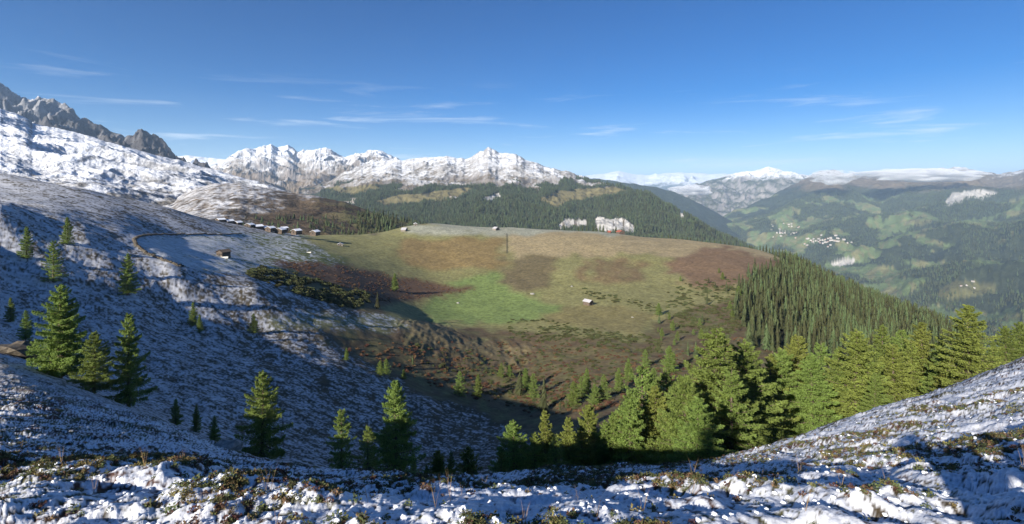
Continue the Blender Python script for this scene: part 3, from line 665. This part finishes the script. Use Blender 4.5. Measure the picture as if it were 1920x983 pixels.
def valley_wood(P, yy, X, Y, Z):
    n = fbm(X / 260, Y / 420, 5, 41)
    f = (n > 0.60 - 0.05 * sstep(-300, -700, Z)) | (Z > -60 + 150 * (n - .5)) | inpoly(P, yy, [(1755, 548), (1790, 526), (1868, 532), (1866, 545), (1800, 562), (1765, 560)]) | inpoly(P, yy, [(1770, 382), (1785, 362), (1830, 356), (1875, 360), (1865, 368), (1810, 372), (1780, 388)])
    return (~f) & (Y < 8000)
far_wood('distant_forest', 'patchwork of conifer forest on the far valley side', VALLEY, valley_wood, 60000, 24, wide=1.8)
far_wood('distant_forest', 'strip of dark spruces at the lower end of the brown hill', BROWN, lambda P, yy, X, Y, Z: (P > 670) & (P < 800) & (yy > 402) & (fbm(X / 30, Y / 30, 2, 4) > .38), 260, 15)
# green bushes round the chalets
far_wood('larch_copse', 'loose larches and bushes behind the chalets', BROWN, lambda P, yy, X, Y, Z: (P > 430) & (P < 690) & (yy > 405 + 12 * fbm(X / 20, Y / 20, 2, 9)) & (fbm(X / 14, Y / 14, 2, 5) > .5), 150, 9, wide=2.0)

# ---------------------------------------------------------------- shrubs
def leaf_clump(name, seed, n, r, size, mat, flat=.65):
    rg = np.random.default_rng(seed)
    d = rg.normal(0, 1, (n, 3)); d[:, 2] = np.abs(d[:, 2]); d /= np.linalg.norm(d, axis=1)[:, None]
    C = d * r * (rg.random(n) ** .35)[:, None] * (0.75 + .35 * rg.random(n))[:, None]; C[:, 2] *= flat
    A = d + rg.normal(0, .7, (n, 3)); A /= np.linalg.norm(A, axis=1)[:, None]
    B = np.cross(A, rg.normal(0, 1, (n, 3))); B /= np.linalg.norm(B, axis=1)[:, None] + 1e-6
    ln = (size * rg.uniform(.6, 1.3, n))[:, None]
    q = np.stack([C - A * ln * .5, C + B * ln * .4, C + A * ln * .6, C - B * ln * .4], 1).reshape(-1, 3)
    return mesh_np(name, q, np.arange(4 * n).reshape(n, 4), mat, False)
BUSH = leaf_clump('bush', 5, 260, 1.0, .28, M_SHRUB)
def thicket(name, label, poly, n, size, y_lo, y_hi):
    xs = [p[0] for p in poly]
    p = RNG.uniform(min(xs), max(xs), n * 14); Y = np.exp(RNG.uniform(math.log(y_lo), math.log(y_hi), n * 14)); y = base_y(p, Y)
    m = inpoly(p + RNG.normal(0, 4, len(p)), y + RNG.normal(0, 2, len(p)), poly) & (fbm(p / 18, y / 7, 3, 19) > .40)
    p, Y = p[m][:n], Y[m][:n]
    sc = RNG.uniform(.6, 1.3, len(p)) * size
    return scatter(name, label, BUSH, np.stack([(p - CX) / F * Y, Y, ground_z(p, Y) - .1], 1), np.stack([sc, sc, sc * .85], 1))
thicket('shrub_thicket', 'dark green alder thicket on the frosty slope', [(462, 512), (500, 502), (560, 520), (640, 540), (690, 552), (690, 575), (640, 572), (560, 552), (480, 525)], 900, 1.7, 200, 420)
thicket('shrub_thicket', 'dark low shrubs along the stream bank', [(950, 604), (1010, 598), (1100, 618), (1200, 628), (1245, 640), (1240, 664), (1130, 655), (1020, 640), (960, 640)], 420, 1.2, 180, 330)
thicket('shrub_thicket', 'olive shrubs between the meadow and the spruce wood', [(1250, 545), (1300, 530), (1400, 525), (1400, 600), (1360, 640), (1280, 625), (1255, 600)], 520, 1.6, 180, 460)
thicket('shrub_thicket', 'line of bushes crossing the meadow', [(1084, 534), (1110, 540), (1180, 560), (1228, 572), (1232, 590), (1170, 572), (1084, 545)], 90, 1.3, 280, 460)
thicket('shrub_thicket', 'brown heath shrubs in the hollow', [(760, 640), (900, 660), (1020, 650), (1240, 670), (1400, 640), (1400, 740), (1240, 760), (1000, 770), (860, 730)], 900, .9, 110, 260)
M_RUST = flat_material('rust_heath', (0.15, 0.085, 0.045), 0.4, 0.8, obj_var=1.0, trans=0.2)
BUSH = leaf_clump('bush', 6, 200, 1.0, .28, M_RUST)
thicket('heath_shrubs', 'rust brown heath bushes on the banks of the hollow', [(640, 655), (760, 640), (900, 640), (1020, 640), (1240, 660), (1400, 630), (1420, 740), (1240, 770), (1000, 780), (860, 740)], 1400, .8, 110, 260)
thicket('heath_shrubs', 'rust brown heath bushes beside the alder thicket', [(520, 490), (650, 500), (760, 518), (890, 545), (790, 562), (700, 570), (600, 530)], 700, .8, 200, 460)

# ---------------------------------------------------------------- huts, chalets and houses
def part_box(name, lo, hi, mat, parent):
    me = box_mesh(name, lo, hi); me.materials.append(mat); return link(name, me, parent)
def gable(name, w, d, h, rh, mat, parent):
    x, y = w / 2, d / 2
    V = [(-x, -y, -1.5), (x, -y, -1.5), (x, y, -1.5), (-x, y, -1.5), (-x, -y, h), (x, -y, h), (x, y, h), (-x, y, h), (0, -y, h + rh), (0, y, h + rh)]
    Fc = [(0, 1, 5, 8, 4), (3, 7, 9, 6, 2), (1, 2, 6, 5), (0, 4, 7, 3), (0, 3, 2, 1)]
    me = bpy.data.meshes.new(name); me.from_pydata(V, [], Fc); me.materials.append(mat); return link(name, me, parent)
def roof_slab(name, w, d, h, rh, t, lift, mat, parent, over=.5):
    x, y = w / 2 + over, d / 2 + over; k = rh / (w / 2); z0 = h - over * k + lift; z1 = h + rh + lift
    V = []
    for yy in (-y, y): V += [(-x, yy, z0), (0, yy, z1), (x, yy, z0), (x, yy, z0 + t), (0, yy, z1 + t), (-x, yy, z0 + t)]
    Fc = [(0, 1, 4, 5), (1, 2, 3, 4), (6, 11, 10, 7), (7, 10, 9, 8), (0, 6, 7, 1), (1, 7, 8, 2), (3, 9, 10, 4), (4, 10, 11, 5), (0, 5, 11, 6), (2, 8, 9, 3)]
    me = bpy.data.meshes.new(name); me.from_pydata(V, [], Fc); me.materials.append(mat); return link(name, me, parent)
def hut(name, px, Y, w, d, h, rz, label, cat, wall=None, roof=None, snow=True, group=None, loc=None, plain=False):
    e = bpy.data.objects.new(name, None); COL.objects.link(e); e.location = loc if loc is not None else ground_at(px, Y); e.rotation_euler = (0, 0, rz)
    rh = w * .24
    gable('wall', w, d, h, rh, wall or M_WOOD, e)
    r = roof_slab('roof', w, d, h, rh, .12, .02, roof or M_GREYWOOD, e)
    if snow: roof_slab('snow_cover', w - .1, d - .1, h, rh, .18, .15, M_SNOW, r, .42)
    if not plain:
        part_box('door', (-.5, -d / 2 - .06, 0), (.5, -d / 2 + .02, min(1.9, h - .1)), M_DARK, e)
        for s_ in (-1, 1):
            part_box('window', (s_ * w * .33 - .35, -d / 2 - .05, h * .45), (s_ * w * .33 + .35, -d / 2 + .02, h * .45 + .7), M_DARK, e)
    return tag(e, label, cat, group)
for k, (px, y, w) in enumerate([(414, 417, 8), (429, 419, 9), (446, 422, 8.5), (468, 427, 9), (484, 429, 9.5), (496, 431, 7.5), (507, 432, 9), (526, 435, 11), (533, 432, 7), (556, 437, 9.5), (591, 439, 9.5)]):
    Y = 455 + 6 * (k % 3)
    z = -(y - HY) / F * Y
    x = (px - CX) / F * Y; gz = ground_at(px, Y).z
    lab = 'brown timber chalet with snow covered roof in the tight row above the frosty meadow'; grp = 'row of chalets'
    if k == 9: lab, grp = 'brown chalet with snowy roof standing apart, next to last of the row', None
    if k == 10: lab, grp = 'brown chalet with snowy roof at the lone end of the row', None
    hut('chalet', 0, 0, w * .66, w * .8, 2.3, -.5 + .15 * (k % 4), lab, 'chalet', group=grp, loc=Vector((x, Y, max(gz, z) )))
def on_ground(px, y, lo=90): return depth_for(px, y, lo)
hut('hay_hut', 419, on_ground(419, 482), 4.0, 4.6, 2.6, -.35, 'small dark timber hut alone on the frosted enclosure', 'hut', roof=M_WOOD, snow=False)
part = None
hut('hay_hut', 638, on_ground(638, 461), 5.0, 4.0, 1.6, .3, 'low grey hut on the green slope under the chalet row', 'hut', wall=M_GREYWOOD, snow=False, roof=M_TIN)
hut('hay_hut', 758, on_ground(758, 434), 10, 6, 2.2, 1.5, 'long low pale roofed hut on the green edge of the plateau', 'hut', wall=M_GREYWOOD, roof=M_TIN, snow=False)
hut('hay_hut', 779, 680, 5, 5, 2.6, .2, 'small white roofed hut on the skyline of the plateau', 'hut', wall=M_GREYWOOD)
hut('hay_hut', 930, 660, 8, 6, 2.8, .9, 'grey hut with pitched roof on the frosty top of the plateau', 'hut', wall=M_GREYWOOD, roof=M_TIN, snow=False)
hut('chalet', 1163, 700, 9, 9, 3.6, .4, 'red brown chalet with pale roof before the spruces on the brow', 'chalet', wall=M_WOOD, roof=M_REDROOF, snow=False)
hut('hay_hut', 1143, 705, 8, 4, 1.8, 1.2, 'low red roofed shed beside the chalet on the brow', 'shed', roof=M_REDROOF, snow=False)
hut('hay_hut', 1103, on_ground(1103, 572), 4.6, 5.6, 2.8, .75, 'timber hut with pale metal roof on the green valley meadow', 'hut', roof=M_TIN, snow=False)
# white troughs
for px, y, lab in [(421, 484, 'white water trough in front of the dark hut'), (579, 475, 'white water trough alone on the green slope')]:
    Y = on_ground(px, y); g = ground_at(px, Y); e = bpy.data.objects.new('water_trough', None); COL.objects.link(e); e.location = g; e.rotation_euler = (0, 0, .3)
    part_box('basin', (-1.6, -.5, -.2), (1.6, .5, .7), M_PLASTER, e); part_box('water', (-1.4, -.35, .69), (1.4, .35, .705), M_DARK, e); tag(e, lab, 'trough')
# villages far down the valley: single small houses
def house_mesh(w, d, h, roofm):
    x, y = w / 2, d / 2; rh = w * .3
    V = [(-x, -y, -4), (x, -y, -4), (x, y, -4), (-x, y, -4), (-x, -y, h), (x, -y, h), (x, y, h), (-x, y, h), (0, -y, h + rh), (0, y, h + rh), (-x - .8, -y - .8, h - .4), (x + .8, -y - .8, h - .4), (x + .8, y + .8, h - .4), (-x - .8, y + .8, h - .4), (0, -y - .8, h + rh + .2), (0, y + .8, h + rh + .2)]
    Fc = [(0, 1, 5, 8, 4), (3, 7, 9, 6, 2), (1, 2, 6, 5), (0, 4, 7, 3), (11, 12, 15, 14), (10, 14, 15, 13)]
    me = bpy.data.meshes.new('house'); me.from_pydata(V, [], Fc); me.materials.append(M_HOUSE); me.materials.append(roofm)
    for i in (4, 5): me.polygons[i].material_index = 1
    return me
HM = [house_mesh(14, 18, 8, M_REDROOF), house_mesh(16, 20, 9, M_TIN), house_mesh(20, 26, 12, M_GREYWOOD)]
def sheet_point(S, px, y):
    P, yy, X, Y, Z, up = S
    c = int(np.argmin(np.abs(P[0] - px))); col = yy[:-5, c]; vis = np.minimum.accumulate(col)
    r = int(np.argmax((col <= y) & (col <= vis + .01)))
    return Vector((X[r, c], Y[r, c], Z[r, c]))
rv = random.Random(8)
def village(S, n, x0, x1, y0, y1, lab, grp, meshes=HM, sc=1.0):
    for k in range(n):
        o = link('house', meshes[k % len(meshes)]); o.location = sheet_point(S, rv.gauss((x0 + x1) / 2, (x1 - x0) / 4), rv.gauss((y0 + y1) / 2, (y1 - y0) / 4))
        o.rotation_euler = (0, 0, rv.uniform(0, 3)); o.scale = (sc, sc, sc); tag(o, lab, 'house', grp)
village(VALLEY, 55, 1505, 1585, 446, 462, 'tiny pale house of the compact village on the valley terrace', 'compact valley village')
village(VALLEY, 30, 1445, 1500, 422, 446, 'tiny pale house of the scattered village farther up the valley', 'scattered valley village')
village(VALLEY, 5, 1795, 1855, 533, 545, 'small farm house on the clearing in the valley forest', 'farm houses on the clearing', sc=.6)
village(MASSIF, 6, 650, 668, 374, 386, 'white resort building at the foot of the snowy mountains', 'resort buildings', [HM[2]], 1.1)
village(MASSIF, 5, 835, 860, 370, 376, 'small farm house on the mountain meadow clearing', 'mountain farm houses', sc=.7)

# ---------------------------------------------------------------- dry stone wall round the enclosure, board fence on the plateau, rocks
def rock_mesh(name, seed, r, flat=.7):
    import bmesh
    bm = bmesh.new(); bmesh.ops.create_icosphere(bm, subdivisions=3, radius=1)
    for v in bm.verts:
        c = v.co; n = float(vn(np.array(c.x * 1.7 + 9 * seed), np.array(c.y * 1.7 + c.z * 1.3), seed)) + .4 * float(vn(np.array(c.x * 5 + c.z * 4), np.array(c.y * 5 + seed), seed + 3))
        v.co = Vector((c.x, c.y, c.z * flat)) * r * (.55 + .6 * n)
    me = bpy.data.meshes.new(name); bm.to_mesh(me); bm.free(); me.materials.append(M_STONE); return me
path = [(452, 440), (400, 441), (340, 441), (290, 441), (264, 444), (251, 451), (256, 463), (275, 477), (305, 489), (345, 504)]
W3 = []
for i in range(len(path) - 1):
    for f in np.linspace(0, 1, 12, endpoint=False):
        W3.append((path[i][0] + (path[i + 1][0] - path[i][0]) * f, path[i][1] + (path[i + 1][1] - path[i][1]) * f))
we = bpy.data.objects.new('stone_wall', None); COL.objects.link(we); tag(we, 'low dark dry stone wall curving round the frosted enclosure', 'wall')
SM = [rock_mesh('stone', 40 + i, 1.0, .8) for i in range(3)]
for m_ in SM: m_.materials[0] = M_WALL
prev = None
for k, (px, y) in enumerate(W3):
    Y = depth_for(px, y, 155); g = ground_at(px, Y)
    if prev is not None and (g - prev).length > 25: prev = g; continue
    n_ = 1 if prev is None else max(1, int((g - prev).length / .9))
    for q in range(n_):
        p = g if prev is None else prev.lerp(g, (q + 1) / n_)
        if len(we.children) >= 290: break
        o = link('stone', SM[(k + q) % 3], we); o.location = p + Vector((0, 0, .25)); o.scale = (.62, .5, random.uniform(.4, .6)); o.rotation_euler = (0, 0, random.uniform(0, 6))
    prev = g
fe = bpy.data.objects.new('board_fence', None); COL.objects.link(fe); tag(fe, 'dark upright fence running straight down the brown meadow', 'fence')
ya, yb2 = depth_for(949, 476, 300), depth_for(950, 441, 300)
NP = 26
for i in range(NP):
    Y = ya + (yb2 - ya) * i / (NP - 1); g = ground_at(949.5, Y)
    part_box('post', (g.x - .08, g.y - .08, g.z - .4), (g.x + .08, g.y + .08, g.z + 1.4), M_DARK, fe)
    if i < NP - 1:
        Y2 = ya + (yb2 - ya) * (i + 1) / (NP - 1); g2 = ground_at(949.5, Y2)
        for hh in (.4, .8, 1.2):
            V, Fc = [], []; tube(V, Fc, [g + Vector((.16, 0, hh)), g2 + Vector((.16, 0, hh))], [.08, .08], 4)
            link('rail', mesh_np('rail', [tuple(v) for v in V], Fc, M_DARK), fe)
for px, y, Y, r, lab in [(22, 655, 46, 2.2, 'big dark boulder half buried in the shaded snow slope'), (423, 848, 26, .75, 'grey rock on the edge of the shaded snow'), (998, 552, None, 1.6, 'pale boulder heap on the green valley floor'), (859, 569, None, 1.2, 'brown rock patch on the green valley floor'), (1072, 538, None, 1.0, 'small white boulder above the line of bushes'), (1186, 597, None, .8, 'single white boulder on the straw coloured meadow')]:
    Yr = Y or depth_for(px, y, 90); o = link('boulder', rock_mesh('boulder', px, r, .6)); o.location = ground_at(px, Yr); tag(o, lab, 'boulder')
    if 'dark' in lab: o.data.materials[0] = M_WALL

# ---------------------------------------------------------------- plants poking through the snow in front
M_LEAF = [flat_material('heath_leaf_green', (0.095, 0.110, 0.045), .4, 30, obj_var=1.0, trans=.25), flat_material('heath_leaf_yellow', (0.19, 0.16, 0.06), .4, 30, obj_var=1.0, trans=.25), flat_material('heath_leaf_red', (0.12, 0.07, 0.045), .4, 30, obj_var=1.0, trans=.2)]
fx, fy, fz, fv, fk = (FRONT[n].ravel() for n in ('X', 'Y', 'Z', 'veg', 'k'))
inside = (FRONT['P'].ravel() > -150) & (FRONT['P'].ravel() < 2070)
def plant_front(name, label, src, n, wgt, smin, smax, ymax=16):
    m = inside & (fy > 1.6) & (fy < ymax); w = np.where(m, wgt, 0); w = w / w.sum()
    i = RNG.choice(len(fx), n, p=w); sc = RNG.uniform(smin, smax, n) * (1 + .03 * fy[i])
    return scatter(name, label, src, np.stack([fx[i], fy[i], fz[i]], 1), np.stack([sc, sc, sc], 1))
g_ = (1 - fk) * np.clip(fv - .42, 0.01, 1)
for i in range(3):
    plant_front('dwarf_shrub', ['green dwarf shrub leaves poking through the snow', 'yellow autumn leaves of dwarf shrubs in the snow', 'reddish bilberry sprigs in the snow'][i], leaf_clump('sprig', 20 + i, 30, .035, .015, M_LEAF[i], 1.0), [9000, 4000, 4500][i], g_ ** 1.2, .4, 1.3)
sp_m = rock_mesh('snow_puff', 3, .045, .75); sp_m.materials.clear(); sp_m.materials.append(M_SNOW)
for p_ in sp_m.polygons: p_.use_smooth = True
plant_front('snow_puff', 'small caps of fresh snow on the dwarf shrubs', sp_m, 3000, .25 + np.clip(fv - .45, 0, 1) * 2, .15, .4)
Vg, Fg = [], []
for k in range(5):
    a = random.uniform(0, 6.28); l_ = random.uniform(.5, 1); b = len(Vg); dx, dy = math.cos(a) * .25 * l_, math.sin(a) * .25 * l_
    Vg += [(-.004, 0, 0), (.004, 0, 0), (dx * .5 + .003, dy * .5, .6 * l_), (dx * .5 - .003, dy * .5, .6 * l_), (dx, dy, l_)]
    Fg += [(b, b + 1, b + 2, b + 3), (b + 3, b + 2, b + 4, b + 4)]
gm = bpy.data.meshes.new('grass_stalk'); gm.from_pydata(Vg, [], [f if f[2] != f[3] else f[:3] for f in Fg]); gm.materials.append(flat_material('dry_grass', (0.30, 0.20, 0.10), .3, 5))
plant_front('dry_grass', 'thin dry grass stalks standing out of the snow', gm, 260, np.ones(len(fx)), .10, .22, 14)

# ---------------------------------------------------------------- the two people whose shadows fall on the right snow
def person(name, loc, H, face, arms, label, jacket):
    J = {'pel': (0, 0, .53), 'waist': (0, 0, .62), 'chest': (0, .005, .74), 'neck': (0, .005, .845), 'chin': (0, .03, .875), 'head': (0, .015, .93), 'top': (0, .01, .985)}
    E = [('pel', 'waist'), ('waist', 'chest'), ('chest', 'neck'), ('neck', 'chin'), ('chin', 'head'), ('head', 'top')]
    R = {'pel': .085, 'waist': .078, 'chest': .098, 'neck': .036, 'chin': .045, 'head': .056, 'top': .035}
    for s_, n in ((-1, 'l'), (1, 'r')):
        J.update({'hip' + n: (s_ * .052, 0, .49), 'kn' + n: (s_ * .06, .01, .28), 'an' + n: (s_ * .062, 0, .045), 'toe' + n: (s_ * .07, .085, .018), 'sh' + n: (s_ * .115, 0, .81)})
        R.update({'hip' + n: .058, 'kn' + n: .038, 'an' + n: .027, 'toe' + n: .022, 'sh' + n: .042})
        el, wr = (((s_ * .17, .09, .70), (s_ * .05, .19, .86)) if arms else ((s_ * .145, -.01, .65), (s_ * .15, .04, .50)))
        J.update({'el' + n: el, 'wr' + n: wr}); R.update({'el' + n: .03, 'wr' + n: .022})
        E += [('pel', 'hip' + n), ('hip' + n, 'kn' + n), ('kn' + n, 'an' + n), ('an' + n, 'toe' + n), ('chest', 'sh' + n), ('sh' + n, 'el' + n), ('el' + n, 'wr' + n)]
        d = (Vector(wr) - Vector(el)).normalized()
        for f in range(5):
            off = Vector((s_ * (.010 - .006 * f), .004 * f - .008, .004 * (2 - f))); l1, l2 = (.022, .040) if f else (.018, .028)
            a, b = 'f%s%d' % (n, f), 'g%s%d' % (n, f)
            J[a] = tuple(Vector(wr) + d * l1 + off); J[b] = tuple(Vector(wr) + d * l2 + off * 1.4 + Vector((0, 0, .008)))
            R[a] = .0055; R[b] = .0045; E += [('wr' + n, a), (a, b)]
    ks = list(J); me = bpy.data.meshes.new(name); me.from_pydata([Vector(J[k]) * H for k in ks], [(ks.index(a), ks.index(b)) for a, b in E], [])
    o = link(name, me); o.location = loc; o.rotation_euler = (0, 0, face)
    md = o.modifiers.new('skin', 'SKIN'); sv = me.skin_vertices[0].data
    for i, k in enumerate(ks): sv[i].radius = (R[k] * H * (1.25 if k in ('chest', 'pel', 'waist') else 1), R[k] * H); sv[i].use_root = k == 'pel'
    o.modifiers.new('smooth', 'SUBSURF').levels = 2; o.modifiers['smooth'].render_levels = 2
    m, n, l, p = mat_base('clothes'); tc = n.new('ShaderNodeTexCoord'); sx = n.new('ShaderNodeSeparateXYZ'); rp = n.new('ShaderNodeValToRGB'); rp.color_ramp.interpolation = 'CONSTANT'
    dv = n.new('ShaderNodeMath'); dv.operation = 'DIVIDE'; dv.inputs[1].default_value = H
    l.new(tc.outputs['Object'], sx.inputs[0]); l.new(sx.outputs['Z'], dv.inputs[0]); l.new(dv.outputs[0], rp.inputs[0]); l.new(rp.outputs[0], p.inputs['Base Color'])
    e = rp.color_ramp.elements; e[0].position = 0; e[0].color = (.05, .05, .06, 1); e[1].position = .52; e[1].color = (*jacket, 1)
    for pos, c in ((.85, (.45, .28, .2, 1)), (.945, (.08, .05, .03, 1))): q = e.new(pos); q.color = c
    me.materials.append(m); tag(o, label, 'person'); return o
def stand(x, y): return Vector((x, y, float(ridge_z(np.array([x]), np.array([y]))[0])))
person('person', stand(1.15, .30), 1.84, -.75, True, 'person raising a camera, slimmer of the two shadows on the snow', (.05, .09, .2))
person('person', stand(1.85, .05), 1.90, -.75, False, 'broader person with rucksack side by side with the photographer, seen as shadow', (.2, .04, .04))

# ---------------------------------------------------------------- low clouds on the far ridges
def cloud(loc, size, seed, dens, label):
    import bmesh
    bm = bmesh.new(); bmesh.ops.create_icosphere(bm, subdivisions=4, radius=1)
    for v in bm.verts:
        c = v.co; n = float(fbm(np.array(c.x * 2.2 + seed), np.array(c.y * 1.5 + c.z * 2.4), 3, seed)); v.co = c * (.5 + .9 * n)
    me = bpy.data.meshes.new('cloud'); bm.to_mesh(me); bm.free()
    m = bpy.data.materials.new('cloud_vapour'); m.use_nodes = True; n, l = m.node_tree.nodes, m.node_tree.links; n.remove(n['Principled BSDF'])
    pv = n.new('ShaderNodeVolumePrincipled'); tc = n.new('ShaderNodeTexCoord'); nz = n.new('ShaderNodeTexNoise'); nz.inputs['Scale'].default_value = 2.6; nz.inputs['Detail'].default_value = 5
    mr = n.new('ShaderNodeMapRange'); mr.inputs[1].default_value = .44; mr.inputs[2].default_value = .72; mr.inputs[4].default_value = dens
    l.new(tc.outputs['Object'], nz.inputs['Vector']); l.new(nz.outputs[0], mr.inputs[0]); l.new(mr.outputs[0], pv.inputs['Density']); pv.inputs['Color'].default_value = (.97, .98, 1, 1)
    l.new(pv.outputs[0], n['Material Output'].inputs['Volume']); me.materials.append(m)
    o = link('cloud', me); o.location = loc; o.scale = size; tag(o, label, 'cloud')
def sky_pt(px, y, Y): return ((px - CX) / F * Y, Y, -(y - HY) / F * Y)
cloud(sky_pt(1735, 329, 7300), (1000, 450, 110), 4, .03, 'long white cloud bank lying along the brown ridge')
cloud(sky_pt(1560, 332, 7600), (380, 250, 130), 7, .02, 'small ragged cloud on the hazy ridge next to the long bank')
cloud(sky_pt(1295, 357, 8600), (420, 300, 100), 9, .03, 'white fog patch filling the valley before the scree mountain')
cloud(sky_pt(918, 312, 4300), (190, 120, 50), 12, .01, 'thin wisp of cloud before the pointed summit')
